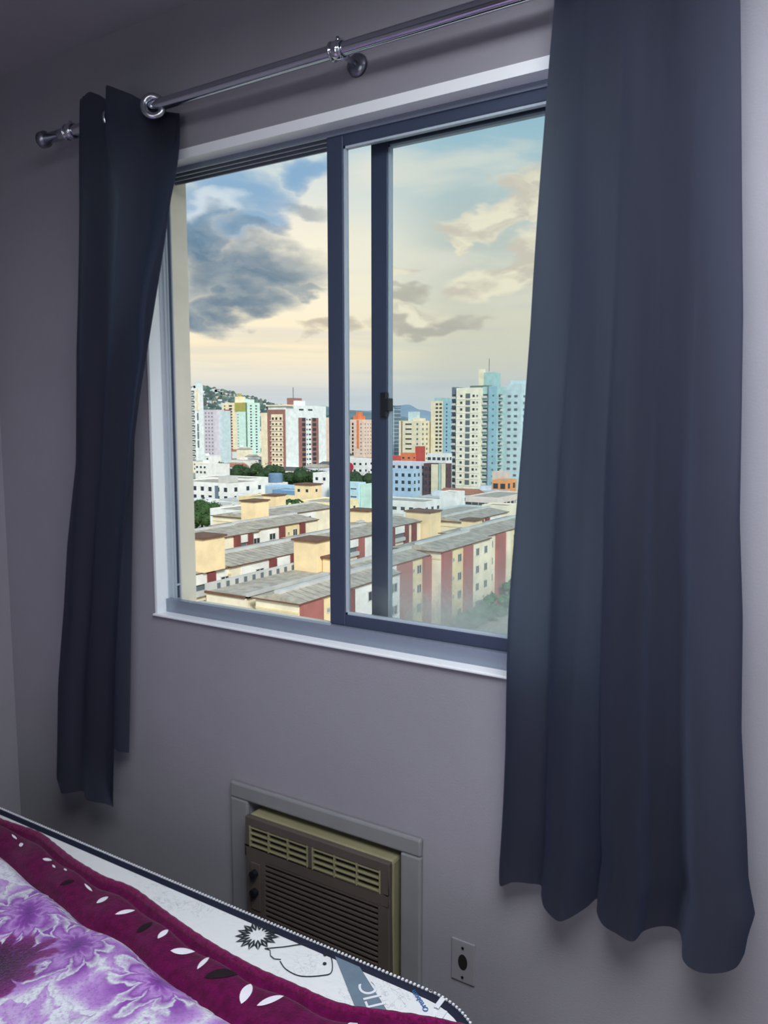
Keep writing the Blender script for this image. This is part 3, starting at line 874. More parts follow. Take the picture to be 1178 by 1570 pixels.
roof_m = mat('fibre_cement_roof', (176, 170, 156), .9, .8, .22)
roof_d = mat('dark_roof', (96, 96, 100), .9, .8, .15)
cap_m = mat('brown_tank_cap', (112, 82, 66), .85, 1, .15)
tank_m = plaster((242, 220, 178), 'ochre_tank_plaster')
cream_w = plaster((240, 232, 208), 'cream_facade')
white_w = plaster((236, 238, 236), 'white_facade')
ochre_w = plaster((232, 216, 170), 'ochre_facade')
red_w = plaster((168, 106, 102), 'red_brown_pilaster')
dred_w = plaster((124, 66, 66), 'dark_red_pilaster')
grey_w = plaster((196, 198, 196), 'grey_parapet')


def vol(root, name, m, x0, x1, y0, y1, z0, z1): return MB().box(x0, x1, y0, y1, z0, z1).build(name, m, root)


def lin_n(a, b, n): return [a + (b - a) * (k + .5) / n for k in range(n)]


# ---- ground, streets
gm = bpy.data.materials.new('city_ground'); gm.use_nodes = True
q = NG(gm.node_tree)
nn = q.noise(q.coord(), .03, 5, .6)
q._in(q.n['Principled BSDF'].inputs['Base Color'], q.ramp(nn, [(.35, lin((120, 124, 116))), (.5, lin((160, 160, 154))), (.6, lin((96, 112, 84)))]))
q.n['Principled BSDF'].inputs['Roughness'].default_value = .95
mg = MB(); mg.face([(-3500, 4, G0), (900, 4, G0), (900, 4500, G0), (-3500, 4500, G0)])
struct(mg.build('ground', gm))
mg = MB().box(-46.5, -38.5, 20, 260, G0, G0 + .12)
tag(mg.build('street', mat('pale_asphalt', (190, 184, 178), .9, .5, .06)), 'pale street running beside the striped apartment block', 'street')['kind'] = 'structure'
mg = MB().box(-38.4, -36.4, 20, 260, G0, G0 + .22).box(-49.2, -46.6, 20, 260, G0, G0 + .22)
struct(mg.build('pavement', mat('pavement_concrete', (196, 192, 184), .9, .5, .06)))


# ---- four-storey striped blocks
def seg_roof(root, x0, x1, y0, y1, z, rise=.7, m=None):
    xm = (x0 + x1) / 2; o = .35
    q = MB()
    a = [(x0 - o, y0 - o, z), (x1 + o, y0 - o, z), (x1 + o, y1 + .02, z), (x0 - o, y1 + .02, z)]
    t0, t1 = (xm, y0 - o, z + rise), (xm, y1 + .02, z + rise)
    q.face([a[0], t0, t1, a[3]]); q.face([a[1], a[2], t1, t0]); q.face([a[0], a[1], t0]); q.face([a[2], a[3], t1]); q.face(list(reversed(a)))
    # corrugated sheet joints standing proud
    n = max(2, int((y1 - y0) / 1.1))
    for k in range(1, n):
        y = y0 + (y1 - y0) * k / n
        q.face([(x1 + o, y - .05, z + .03), (x1 + o, y + .05, z + .03), (xm, y + .05, z + rise + .04), (xm, y - .05, z + rise + .04)])
        q.face([(x0 - o, y - .05, z + .03), (xm, y - .05, z + rise + .04), (xm, y + .05, z + rise + .04), (x0 - o, y + .05, z + .03)])
    q.build('roof', m or roof_m, root)
    vol(root, 'eaves', cap_m, x0 - .36, x1 + .36, y0 - .36, y1, z - .16, z - .004)
    vol(root, 'ridge_parapet', grey_w, xm - .35, xm + .35, y0, y1, z + rise - .1, z + rise + .28)


def tank(root, x0, x1, y0, y1, z0, z1):
    t = vol(root, 'water_tank', tank_m, x0, x1, y0, y1, z0, z1)
    MB().box(x0 - .25, x1 + .25, y0 - .25, y1 + .25, z1, z1 + .25).build('tank_cap', cap_m, t)


def striped_block(label, segs, group, tanks=()):
    """segs: (x_west, x_east, y0, y1, roof z, plan) where plan lists (kind, y0, y1) along the east face"""
    x0, y0 = segs[0][1], segs[0][2]
    root = thing('apartment_block', label, 'building', (x0, y0, G0), group)
    for (xw, xe, ya, yb, z, plan) in segs:
        vol(root, 'wall', cream_w, xw, xe, ya, yb, G0, z)
        seg_roof(root, xw, xe, ya, yb, z)
        zs = [z - 1.75 - 2.8 * k for k in range(4)]
        for (kind, p0, p1) in plan:
            if kind == 'red': vol(root, 'pilaster', red_w if p1 - p0 > 1.5 else dred_w, xe - .05, xe + .55, p0, p1, G0, z - .2)
            elif kind == 'bay':
                vol(root, 'bay_wall', ochre_w, xe - .05, xe + .06, p0, p1, G0, z - .2)
                put_windows(root, 'E', xe + .07, [p0 + (p1 - p0) * .28], zs, .6, .6, 'framed')
                put_windows(root, 'E', xe + .07, [p0 + (p1 - p0) * .72], zs, 1.3, 1.3, 'framed')
            elif kind == 'white':
                vol(root, 'bay_wall', white_w, xe - .05, xe + .06, p0, p1, G0, z - .2)
                put_windows(root, 'E', xe + .07, [(p0 * .35 + p1 * .65)], zs, 1.7, 1.2, 'framed')
            elif kind == 'balc':
                vol(root, 'lintel', white_w, xe - .1, xe + .3, p0, p1, z - 1.5, z - .2)
                for zz in zs:
                    vol(root, 'balcony_recess', glass_mid, xe - .1, xe + .05, p0 + .1, p1 - .1, zz - 1.0, zz + .9)
                    r_ = vol(root, 'balcony_rail', grey_w, xe, xe + .5, p0, p1, zz - 1.2, zz - .55)
            elif kind == 'light': vol(root, 'pilaster', cream_w, xe - .05, xe + .8, p0, p1, G0, z - .2)
            elif kind == 'win':
                put_windows(root, 'E', xe + .01, [(p0 + p1) / 2], zs, 1.2, 1.25, 'framed')
        # front (south) wall: a balustrade line under the eaves
        vol(root, 'string_course', ochre_w, xw, xe, ya - .08, ya, z - 1.2, z - 1.0)
    for t in tanks: tank(root, *t)
    return root


GRP = None
striped_block('nearest long apartment block with red-brown stripes facing the street', [
    (-55.0, -49.2, 63.0, 83.4, -16.5, [('red', 63.1, 66.6), ('bay', 66.7, 71.4), ('red', 71.4, 72.6), ('white', 72.7, 79.0), ('white', 79.0, 83.3)]),
    (-60.0, -54.0, 83.4, 99.9, -16.95, [('balc', 86.6, 90.2), ('red', 90.2, 94.2), ('bay', 94.2, 97.8), ('red', 97.8, 99.9)]),
    (-60.0, -52.0, 99.8, 117.0, -16.4, [('red', 99.9, 102.4), ('bay', 102.4, 107.0), ('red', 107.0, 109.6), ('win', 110.4, 114.0), ('win', 113.6, 117)]),
    (-61.0, -53.0, 117.0, 146.0, -16.3, [('light', 117.2, 118.4), ('win', 118.6, 121), ('red', 121.4, 124.8), ('light', 124.8, 126.4), ('bay', 126.4, 131), ('red', 131, 134), ('bay', 134, 139), ('red', 139, 142)])],
    GRP, [(-60.6, -58.0, 124.0, 127, -16.3, -14.9)])
# long flat deck with pale balustrade west of it
rt = thing('apartment_block', 'low cream block with grey roof terrace in the lower left of the view', 'building', (-62, 63, G0))
vol(rt, 'wall', cream_w, -62.4, -56.6, 63.2, 83.2, G0, -16.9)
vol(rt, 'roof_deck', roof_m, -62.4, -56.2, 63.2, 83.2, -16.9, -16.72)
tank(rt, -62.0, -58.4, 78.5, 82.0, -16.72, -12.9); tank(rt, -58.2, -56.4, 79.5, 81.3, -16.72, -15.0)
vol(rt, 'parapet', grey_w, -62.6, -62.2, 63.2, 83.2, -16.9, -15.9)
vol(rt, 'parapet', grey_w, -56.6, -56.2, 63.2, 78, -16.9, -16.35)
bal = wmesh('E', .5, .6, 'pale')
for k in range(12): inst('baluster_gap', bal, rt, (-62.19, 65 + k * 1.5, -16.4))
vol(rt, 'coping', cap_m, -62.5, -56.6, 63.0, 63.25, -16.95, -16.68)

striped_block('middle row white block with paired red-brown pilasters and ochre tank', [
    (-80.0, -70.6, 60, 75.5, -16.6, [('red', 66.2, 67.4), ('balc', 67.4, 71.4), ('red', 71.4, 72.8), ('white', 72.9, 76)]),
    (-80.0, -70.0, 75.5, 98, -16.5, [('white', 77.4, 83), ('red', 83, 84.2), ('balc', 84.2, 87.4), ('red', 87.4, 88.8), ('white', 89, 93.8), ('red', 93.8, 95), ('balc', 95, 96.4), ('red', 96.4, 97.6)])],
    GRP, [(-73.6, -69.8, 70.4, 74.2, -16.6, -12.4)])
striped_block('third row cream block with dark red piers left of the mullion', [
    (-101, -89.8, 84, 104, -16.5, [('red', 97.6, 98.8), ('balc', 98.8, 100.8), ('red', 100.8, 102), ('white', 102, 104)]),
    (-101, -90.4, 104, 122, -16.3, [('white', 105, 110), ('red', 110.2, 111.4), ('bay', 111.6, 116), ('red', 116.2, 117.4)])],
    GRP, [(-101.0, -97.6, 112.0, 116, -16.5, -12.6)])
striped_block('striped cream block with ochre tank seen between the two window stiles', [
    (-82.0, -72.0, 101, 118, -16.8, [('red', 103, 104.6), ('balc', 104.6, 108), ('red', 108, 109.6), ('white', 110, 116)]),
    (-84.0, -73.0, 118, 131.6, -16.5, [('red', 120, 121.2), ('balc', 121.2, 125), ('red', 125, 126.2), ('red', 128, 129.2)])],
    GRP, [(-82.1, -77.6, 120.0, 123.6, -16.8, -14.0)])
striped_block('pale block with big ochre tank behind the right window pane', [
    (-76.0, -67.0, 138, 160, -17.0, [('white', 139, 145), ('red', 145, 146.4), ('red', 148, 149.4), ('white', 150, 156)])],
    GRP, [(-76.6, -71.2, 132.0, 136.5, G0, -15.0)])
striped_block('grey roofed block with white band under the peach box', [
    (-118, -106, 122, 150, -17.2, [('white', 124, 130), ('red', 130, 131.4), ('red', 133, 134.4), ('white', 135, 142)])],
    GRP, [(-128, -124, 150, 154, -19, -15.6)])

TAKEN = []


# ---- towers
def tower(label, vols, name='tower_block', group=None):
    x0, _, y0 = vols[0][0][:3]
    root = thing(name, label, 'building', (x0, y0, G0), group)
    for (box, m, nm) in vols: vol(root, nm, m, *box)
    TAKEN.append((min(v[0][0] for v in vols) - 1, max(v[0][1] for v in vols) + 1, min(v[0][2] for v in vols) - 3, max(v[0][3] for v in vols) + 1))
    return root


# left white tower at the jamb
c_white = plaster((226, 236, 238), 'cool_white_tower'); c_lilac = plaster((206, 200, 212)); c_red = plaster((150, 62, 66))
c_cream = plaster((238, 226, 196)); c_mint = plaster((206, 236, 228)); c_olive = plaster((168, 166, 92)); c_blue = plaster((150, 190, 205))
c_brown = plaster((150, 108, 102)); c_teal = plaster((168, 200, 200)); c_pale = plaster((196, 216, 222)); c_slate = plaster((104, 122, 140))
c_orange = plaster((226, 128, 82)); c_pink = plaster((232, 206, 190)); c_maroon = plaster((92, 56, 62)); c_sky = plaster((176, 204, 228))
c_redr = plaster((198, 76, 66))
t = tower('white tower with stacked dark balconies against the left jamb', [
    ((-424.3, -400.6, 400, 402.5, G0, 27.5), c_white, 'wall'), ((-400.6, -397.6, 400.5, 404.5, G0, 30), c_white, 'wall'), ((-400.4, -398.0, 400.2, 400.5, 12, 27), c_cream, 'panel'),
    ((-401.5, -398.5, 402, 404, 30, 32), c_pale, 'roof_box')])
put_windows(t, 'S', 400, [-407.5, -403.3], [25 - 3.4 * k for k in range(15)], 3.4, 1.6, 'balcony')
put_windows(t, 'S', 400.4, [-399.2], [8, 0.5, -5, -11], 1.4, 5, 'pale')
t = tower('pale lilac tower beside the white balcony tower', [((-471.9, -460.2, 480, 492, G0, 14.8), c_lilac, 'wall'), ((-461, -455, 486, 494, G0, 14), c_pale, 'wall')])
put_windows(t, 'S', 480, [-469.5, -466, -462.5], [12 - 3 * k for k in range(13)], 1.2, 1.1, 'pale')
t = tower('narrow dark red tower left of the olive topped tower', [((-478, -471, 500, 512, G0, 15.3), c_red, 'wall')])
put_windows(t, 'S', 500, [-474.5], [12 - 3 * k for k in range(14)], 1.5, 1.1)
t = tower('cream and mint tower with an olive green top band', [
    ((-564.3, -531.2, 600, 619.7, G0, 24.7), c_cream, 'wall'), ((-544.0, -531.0, 599.7, 600, G0, 16), c_mint, 'panel'), ((-546.4, -531.4, 599.4, 599.8, 16, 24.6), c_olive, 'panel'),
    ((-531.2, -530.9, 601, 619.7, G0, 24.6), c_mint, 'panel'), ((-551.9, -543.2, 606, 612, 24.7, 31), c_cream, 'roof_box'), ((-549, -546, 607, 610, 31, 34), c_olive, 'roof_box'),
    ((-540, -533, 606, 614, 24.7, 28), c_mint, 'roof_box')])
zs = [21.5 - 2.9 * k for k in range(17)]
put_windows(t, 'S', 600, [-560.5], zs, 1.6, 1.3); put_windows(t, 'S', 600, [-552.5], zs, 4.2, 1.7); put_windows(t, 'S', 599.7, [-542.5], zs[3:], 1.6, .8, 'pale')
put_windows(t, 'E', -530.9, [606, 614], zs, 2.4, 1.4)
vol(t, 'stripe', plaster((70, 120, 110)), -531.6, -530.8, 599.2, 600.2, G0, 24.5)
t = tower('plain cream slab tower behind the brown and white tower', [((-376.1, -371.5, 440, 446, G0, 10.9), c_cream, 'wall')])
# brown and white tower
t = tower('brown and white residential tower left of the window mullion', [
    ((-308.1, -294.7, 367, 407.4, G0, 13.8), c_white, 'wall'), ((-308.4, -294.9, 366.6, 367, G0, 11.2), c_brown, 'front_panel'), ((-305.3, -296.6, 366.4, 366.7, G0, 8.4), c_cream, 'front_panel'),
    ((-294.7, -294.4, 379, 386.0, G0, 6.5), c_brown, 'side_panel'), ((-294.7, -294.4, 392.0, 399, G0, 6.5), c_brown, 'side_panel'),
    ((-308, -303, 385, 393.5, 13.8, 18.6), c_brown, 'penthouse'), ((-303, -300.5, 385.2, 393.5, 13.8, 16.9), c_white, 'penthouse'), ((-303.3, -303, 385, 385.3, 18.6, 25), roof_d, 'antenna'),
    ((-309, -293, 366, 373, 13.2, 14.0), c_cream, 'cornice'), ((-312, -290, 362, 410, G0, -24), white_w, 'podium')])
zs = [5.4 - 3.02 * k for k in range(10)]
put_windows(t, 'S', 366.3, [-303.9, -301.2, -298.0], [zs[0] + .5] + [z for z in zs], 1.3, 1.5)
put_windows(t, 'E', -294.35, [383.9, 394.6], zs, 3.4, 1.9); put_windows(t, 'E', -294.7, [387.6], zs, 1.0, 1.0); put_windows(t, 'E', -294.7, [390.4], zs, 2.0, 1.0)
put_windows(t, 'E', -294.7, [382, 391], [11.3], 4.5, 1.0)
for k in range(11): vol(t, 'balcony_rail', c_pink, -306, -296, 366.0, 366.3, -27.3 + 3.02 * k + 1.6, -27.3 + 3.02 * k + 2.2)
t = tower('pale tower glimpsed just left of the dark mullion', [((-336, -322, 460, 472, G0, 7.5), c_pink, 'wall')])
put_windows(t, 'S', 460, [-328], [0, -12], 3, 3)
# orange topped tower
t = tower('cream tower with an orange rooftop seen between the stiles', [((-352.7, -340.4, 520, 534, G0, 6.5), c_pink, 'wall'), ((-349.8, -345, 520, 530, 6.5, 9.5), c_orange, 'roof_box'), ((-348.2, -346.2, 522, 528, 9.5, 12.5), c_orange, 'roof_box'), ((-346.3, -344.3, 519.8, 520, -16, 6), c_orange, 'stripe')])
put_windows(t, 'S', 520, [-350.2], [3 - 2.9 * k for k in range(9)], 1.6, 1.9); put_windows(t, 'E', -340.4, [523, 527, 531], [3 - 2.9 * k for k in range(9)], 1.2, .9, 'pale'); put_windows(t, 'S', 520, [-342.4], [3 - 2.9 * k for k in range(9)], 1.2, .9, 'pale')
# slate tower
t = tower('slate blue tower with white floor grid right of the window latch', [((-280, -269.8, 450, 458, G0, 13.4), c_slate, 'wall'), ((-280, -269.6, 450, 458, 14.4, 14.9), c_slate, 'roof_frame'), ((-270.2, -269.7, 449.9, 450.4, 13, 14.9), c_slate, 'roof_frame')])
for k in range(13): vol(t, 'floor_band', c_pale, -280.2, -269.5, 449.8, 458, -18 + 2.5 * k, -18 + 2.5 * k + .35)
for x in (-276.6, -273.4, -270.5): vol(t, 'mullion', c_pale, x, x + .4, 449.7, 450, G0, 13.4)
# pale cream mid tower
t = tower('pale cream tower with stepped rooftop box behind the red roofs', [((-248.6, -233.4, 420, 433, G0, 4.7), c_cream, 'wall'), ((-245.5, -240.5, 426, 432, 4.7, 10.3), c_pale, 'roof_box'), ((-241.0, -236, 424, 431, 4.7, 6.3), c_cream, 'roof_box'), ((-246.7, -246.1, 419.7, 420, G0, 4.5), c_brown, 'stripe')])
put_windows(t, 'S', 420, [-241.8], [2.6 - 3.0 * k for k in range(9)], 4.4, .9); put_windows(t, 'E', -233.4, [423, 428], [2.6 - 3.0 * k for k in range(9)], 1.6, 1.3, 'pale'); put_windows(t, 'S', 420, [-235.6], [2.6 - 3.0 * k for k in range(9)], 1.2, 1.2, 'pale')
# beige and blue
t = tower('beige and blue tower standing left of the tall white tower', [((-231.7, -223.2, 430, 446, G0, 16.6), c_cream, 'wall'), ((-223.3, -222.9, 430, 446, G0, 16.6), c_blue, 'side_panel'), ((-229.5, -222.9, 430.5, 446, 16.6, 18.6), c_teal, 'roof_box')])
zs = [14.7 - 2.35 * k for k in range(15)]
put_windows(t, 'S', 430, [-227.6, -225.0], zs, 1.7, 1.2); put_windows(t, 'E', -222.9, [434, 441], zs, 1.8, 1.0)
# big white tower
t = tower('tall white and blue tower with rooftop mast, tallest in the skyline', [
    ((-164.6, -152.7, 330, 345, G0, 18.9), plaster((244, 238, 216), 'ivory_tower'), 'wall'), ((-167.4, -164.6, 331, 345, G0, 19.4), c_slate, 'dark_return'),
    ((-152.7, -145.6, 333, 343, G0, 19.3), c_teal, 'wall'), ((-149.6, -145.5, 332.7, 333, G0, 19.5), c_blue, 'panel'), ((-149.9, -149.6, 332.5, 333, G0, 19.5), c_slate, 'stripe'),
    ((-158.8, -151.1, 342, 349.5, 18, 26.4), c_teal, 'core'), ((-158.9, -156.5, 341.8, 344, 18, 28), c_cream, 'core'), ((-155.2, -155.0, 345, 345.2, 27, 33), roof_d, 'mast'), ((-160.5, -152.0, 336, 343, 18.9, 20.1), plaster((92, 112, 104)), 'roof_box')])
zs = [15.2 - 3.05 * k for k in range(14)]
for z in zs: vol(t, 'floor_band', white_w, -164.7, -152.6, 329.85, 330, z - 1.6, z - 1.4)
put_windows(t, 'S', 330, [-158.7], zs, 2.3, 2.2, 'pale'); put_windows(t, 'S', 330, [-162.0, -155.8], zs, 1.1, 1.1); put_windows(t, 'S', 330, [-154.0], zs, .8, .8, 'pale')
put_windows(t, 'S', 333, [-151.3], zs, 2.2, 1.5, 'balcony'); put_windows(t, 'S', 332.7, [-147.3], zs, .8, .8, 'pale')
put_windows(t, 'E', -145.6, [336.5], zs, 3.4, 1.3, 'balcony'); put_windows(t, 'S', 331, [-166], zs, 1.8, 1.9, 'balcony')
t = tower('pale blue tower beside the right curtain edge', [((-146.5, -138.7, 345, 357, G0, 20.9), c_pale, 'wall'), ((-145, -140, 347, 355, 20.9, 22.6), c_pale, 'roof_box'), ((-138.7, -128, 350, 362, G0, 16), c_pale, 'wall')])
put_windows(t, 'S', 345, [-144.6, -141.4], zs, 1.6, 1.1, 'pale'); put_windows(t, 'E', -138.7, [348.5], zs, 2.2, 1.1, 'pale')


# ---- low and mid buildings
def low(label, box, m, rows_=0, ws=(1.3, 1.2), sn=4, en=2, roof=None, par=True, style='plain', cat_='building'):
    x0, x1, y0, y1, z1 = box
    TAKEN.append((x0 - .5, x1 + .5, y0 - .5, y1 + .5))
    b = thing('low_building', label, cat_, (x0, y0, G0))
    vol(b, 'wall', m, x0, x1, y0, y1, G0, z1)
    vol(b, 'roof', roof or roof_m, x0 + .15, x1 - .15, y0 + .15, y1 - .15, z1 - .02, z1 + .06)
    if par:
        q = MB(); t_ = .25; h_ = .45
        q.box(x0, x1, y0, y0 + t_, z1, z1 + h_); q.box(x0, x1, y1 - t_, y1, z1, z1 + h_); q.box(x0, x0 + t_, y0 + t_, y1 - t_, z1, z1 + h_); q.box(x1 - t_, x1, y0 + t_, y1 - t_, z1, z1 + h_)
        q.build('parapet', m, b)
    zs_ = [z1 - 1.9 - 3 * k for k in range(rows_)]
    if rows_:
        put_windows(b, 'S', y0, lin_n(x0, x1, sn), zs_, ws[0], ws[1], style); put_windows(b, 'E', x1, lin_n(y0, y1, en), zs_, ws[0], ws[1], style)
    return b


low('light blue building with three rows of windows below the red roofs', (-180.6, -162.0, 285, 292, -17.0), c_sky, 3, (1.4, 1.4), 6, 2)
low('white and mauve building behind the light blue one', (-188, -166.5, 300, 307, -14.5), plaster((216, 218, 232)), 2, (1.5, 1.2), 7, 2)
low('red box building among the roofs right of the stile', (-186.2, -183.0, 330, 334, -8.6), c_redr, 0)
low('orange house with red trim beside the red box', (-192, -185.9, 326, 331, -11.7), c_orange, 1, (1.2, .8), 2, 1)
low('long red roofed house left of the orange one', (-202, -192.2, 322, 330, -13.2), c_redr, 1, (1.2, .8), 4, 1)
b = low('maroon and white building with tall pale piers', (-165.0, -154.5, 300, 306, -15.0), c_maroon, 4, (1.2, 1.6), 5, 2)
vol(b, 'pier', c_cream, -160.6, -157.6, 298.6, 300, G0, -14.8); vol(b, 'pier', c_cream, -155.9, -154.4, 299, 300, G0, -14.4); vol(b, 'pier', c_teal, -157.2, -156.2, 299, 300, G0, -14.4)
low('white topped building with a dark band behind the maroon one', (-170, -160.4, 312, 318, -11.1), white_w, 1, (1.6, 1.3), 4, 2, roof=c_maroon)
b = low('white building carrying a round red sign between the stiles', (-212, -196.4, 300, 309, -13.8), white_w, 3, (1.2, 1.0), 5, 2)
q = MB().tube([(-203.6, 299.9, -17.2), (-203.6, 299.3, -17.2)], 2.0, 24); q.build('round_sign', plaster((176, 52, 66)), b)
low('pale blue ribbed building low between the stiles', (-176, -162.5, 245, 250, -20.0), plaster((190, 222, 234)), 3, (2.6, .5), 3, 1, style='pale')
low('mint building next to the pale blue ribbed one', (-162.3, -158, 246, 254, -20.6), plaster((200, 232, 220)), 0)
low('small white box house above the tree belt', (-254.8, -248.0, 262, 268, -15.9), white_w, 0, roof=cap_m)
b = low('white apartment house with dark windows behind the round tree', (-216, -190, 205, 224, -18.8), white_w, 3, (1.5, 1.5), 7, 3)
vol(b, 'roof_box', grey_w, -200, -196, 210, 216, -18.8, -16.4); vol(b, 'stair_slot', c_slate, -196.8, -195.2, 204.8, 205, -27, -19.4)
low('long white roofs in front of the brown and white tower', (-240, -212, 240, 252, -19.9), white_w, 1, (1.6, 1.2), 6, 2)
b = low('blue cylinder tank house at the foot of the brown tower', (-216.5, -209.7, 254, 262, -22.5), white_w, 1)
q = MB().tube([(-213, 258, -22.4), (-213, 258, -18.6), (-213, 258, -18.2)], [3.0, 3.0, 2.6], 24); q.build('round_tank', plaster((104, 134, 164)), b, smooth=False)
b = low('peach box house with brown cap left of the mullion', (-169.1, -162.0, 215, 221, -18.6), tank_m, 1, (1, 1), 2, 1, roof=cap_m, par=False)
vol(b, 'roof_cap', cap_m, -169.5, -161.6, 214.6, 221.4, -18.6, -18.2)
low('white cube house right of the blue cylinder tank', (-187.4, -180.1, 250, 258, -17.2), white_w, 1, (1.2, 1.2), 2, 1)
low('pale blue shed roof running behind the peach box', (-206, -190, 238, 250, -22.4), plaster((176, 200, 216)), 0, roof=c_sky)
low('dark blue flat roof before the brown and white tower', (-190, -176, 228, 236, -22.6), plaster((110, 150, 186)), 0, roof=c_sky)
low('white stepped box building before the tall white tower', (-117.9, -112.3, 225, 232, -19.9), white_w, 0)
low('long pinkish roofed building below the tall white tower', (-114, -102, 236, 262, -22.0), plaster((226, 214, 206)), 1, (2.2, .9), 5, 8)
low('white louvred box near the right curtain', (-86.9, -79.6, 190, 197, -19.5), cream_w, 0)
b = low('pale blue long roof with small vents beside the big ochre tank', (-98, -90.0, 172, 200, -21.0), plaster((186, 206, 214)), 1, (1.2, .8), 4, 8)
low('wide white flat roof right of the stile', (-130, -112.7, 205, 216, -21.4), white_w, 1, (1.4, 1.0), 6, 3)
low('orange house at the foot of the tall white tower', (-123.9, -118.0, 280, 290, -19.5), plaster((236, 160, 100)), 1, (2, 2), 2, 2)
low('pinkish box house behind the orange one', (-132.8, -127.5, 300, 306, -17.6), plaster((226, 206, 196)), 0)
low('ochre walled block with thin slot windows behind the third row', (-156, -142.9, 172, 182, -19.1), ochre_w, 2, (.8, 2.2), 4, 3)
low('yellowish low block behind the peach house', (-142.5, -130, 182, 196, -20.6), plaster((244, 230, 186)), 1, (1, 1), 4, 3)
low('white flat roofed block just beyond the third row', (-146, -128, 150, 166, -20.2), white_w, 2, (1.3, 1.2), 5, 4)
low('grey terrace building before the wide white roof', (-112, -98, 152, 168, -20.6), plaster((214, 212, 204)), 2, (1.3, 1.2), 5, 4)
low('cream corner block between the ochre tank and the curtain', (-66, -58, 150, 176, -18.8), cream_w, 2, (1.3, 1.2), 3, 7)
low('white hall with grey roof behind the cream corner block', (-84, -70, 205, 226, -21.6), white_w, 1, (1.3, 1.2), 5, 5)

# scattered small houses filling the quarter between the named ones
taken = TAKEN + [(-275, -180, 268, 312), (-186, -150, 225, 300), (-215, -170, 250, 310), (-225, -160, 200, 265), (-320, -285, 360, 415), (-180, -110, 280, 360), (-260, -240, 255, 272)]
house_names = ['white', 'cream', 'pale grey', 'pinkish', 'bluish white', 'off white']
house_cols = [white_w, cream_w, plaster((218, 224, 226)), plaster((228, 214, 196)), plaster((206, 216, 226)), plaster((236, 232, 222))]
cnt = 0
for tries in range(900):
    if cnt >= 130: break
    y = random.uniform(165, 640); a = random.uniform(R(-48), R(-17)); x = y * math.tan(a)
    w_, l_ = random.uniform(7, 15), random.uniform(7, 14); h_ = random.choice((4, 6.5, 7, 9, 10)) * random.uniform(.85, 1.1)
    if y < 260: h_ = min(h_, 6.5)
    if any(ax - w_ < x < bx_ + 1 and ay - l_ < y < by_ + 1 for ax, bx_, ay, by_ in taken): continue
    if y < 215 and x > -150 and x < -56: continue
    if 225 < y < 285 and -125 < x < -98: continue
    taken.append((x, x + w_, y, y + l_)); cnt += 1
    hk = random.randrange(6); mm = house_cols[hk]; pitched = random.random() < .45
    b = thing('house', 'small %s house with a %s roof among the crowded distant roofs' % (house_names[hk], 'pitched' if pitched else 'flat'), 'house', (x, y, G0), 'small %s %s roofed houses across the city' % (house_names[hk], 'pitch' if pitched else 'flat'))
    vol(b, 'wall', mm, x, x + w_, y, y + l_, G0, G0 + h_)
    if pitched:
        q = MB(); z = G0 + h_; xm = x + w_ / 2
        q.face([(x - .4, y - .4, z), (x + w_ + .4, y - .4, z), (x + w_ + .4, y + l_ / 2, z + 1.6), (x - .4, y + l_ / 2, z + 1.6)])
        q.face([(x - .4, y + l_ + .4, z), (x + w_ + .4, y + l_ + .4, z), (x + w_ + .4, y + l_ / 2, z + 1.6), (x - .4, y + l_ / 2, z + 1.6)])
        q.face([(x - .4, y - .4, z), (x - .4, y + l_ + .4, z), (x - .4, y + l_ / 2, z + 1.6)]); q.face([(x + w_ + .4, y - .4, z), (x + w_ + .4, y + l_ + .4, z), (x + w_ + .4, y + l_ / 2, z + 1.6)])
        q.build('roof', random.choice((roof_m, roof_d, mat('clay_roof', (170, 112, 88), .9, .8, .15))), b)
    else:
        q = MB().box(x - .1, x + w_ + .1, y - .1, y + l_ + .1, G0 + h_, G0 + h_ + .35); q.build('roof', grey_w if mm is not white_w else white_w, b)
        if random.random() < .6: vol(b, 'roof_box', mm, x + w_ * .3, x + w_ * .55, y + l_ * .4, y + l_ * .7, G0 + h_, G0 + h_ + 2)
    zs_ = [G0 + h_ - 1.8 - 2.9 * k for k in range(int(h_ // 3))][:2]
    if y < 420: put_windows(b, 'S', y, lin_n(x, x + w_, 3), zs_, 1.4, 1.2)

# distant white mid-rises between the towers
for i in range(60):
    y = random.uniform(560, 1050); a = random.uniform(R(-47), R(-18)); x = y * math.tan(a)
    if -570 < x < -520 and y < 640: continue
    w_ = random.uniform(12, 24); top = random.uniform(-16, -2)
    if any(ax - w_ < x < bx_ + 1 and ay - 13 < y < by_ + 1 for ax, bx_, ay, by_ in taken): continue
    taken.append((x, x + w_, y, y + 12))
    b = thing('distant_building', 'far pale mid rise block below the hills', 'building', (x, y, G0), 'far pale blocks below the hills')
    vol(b, 'wall', random.choice((c_white, c_pale, c_pink, c_cream, white_w)), x, x + w_, y, y + 12, G0, top)
    q = MB()
    for k in range(int((top - G0) / 3.2)):
        q.box(x + .8, x + w_ - .8, y - .1, y, top - 2 - 3.2 * k, top - .9 - 3.2 * k)
    o = q.build('window_band', glass_mid, b)

# ---- trees
leaf_m = []
for i, c in enumerate(((48, 78, 34), (66, 98, 42), (38, 64, 34))):
    leaf_m.append(mat('tree_leaf_%d' % i, c, .8, 1.2, .35))
trunk_m = mat('tree_trunk', (86, 70, 56), .9)


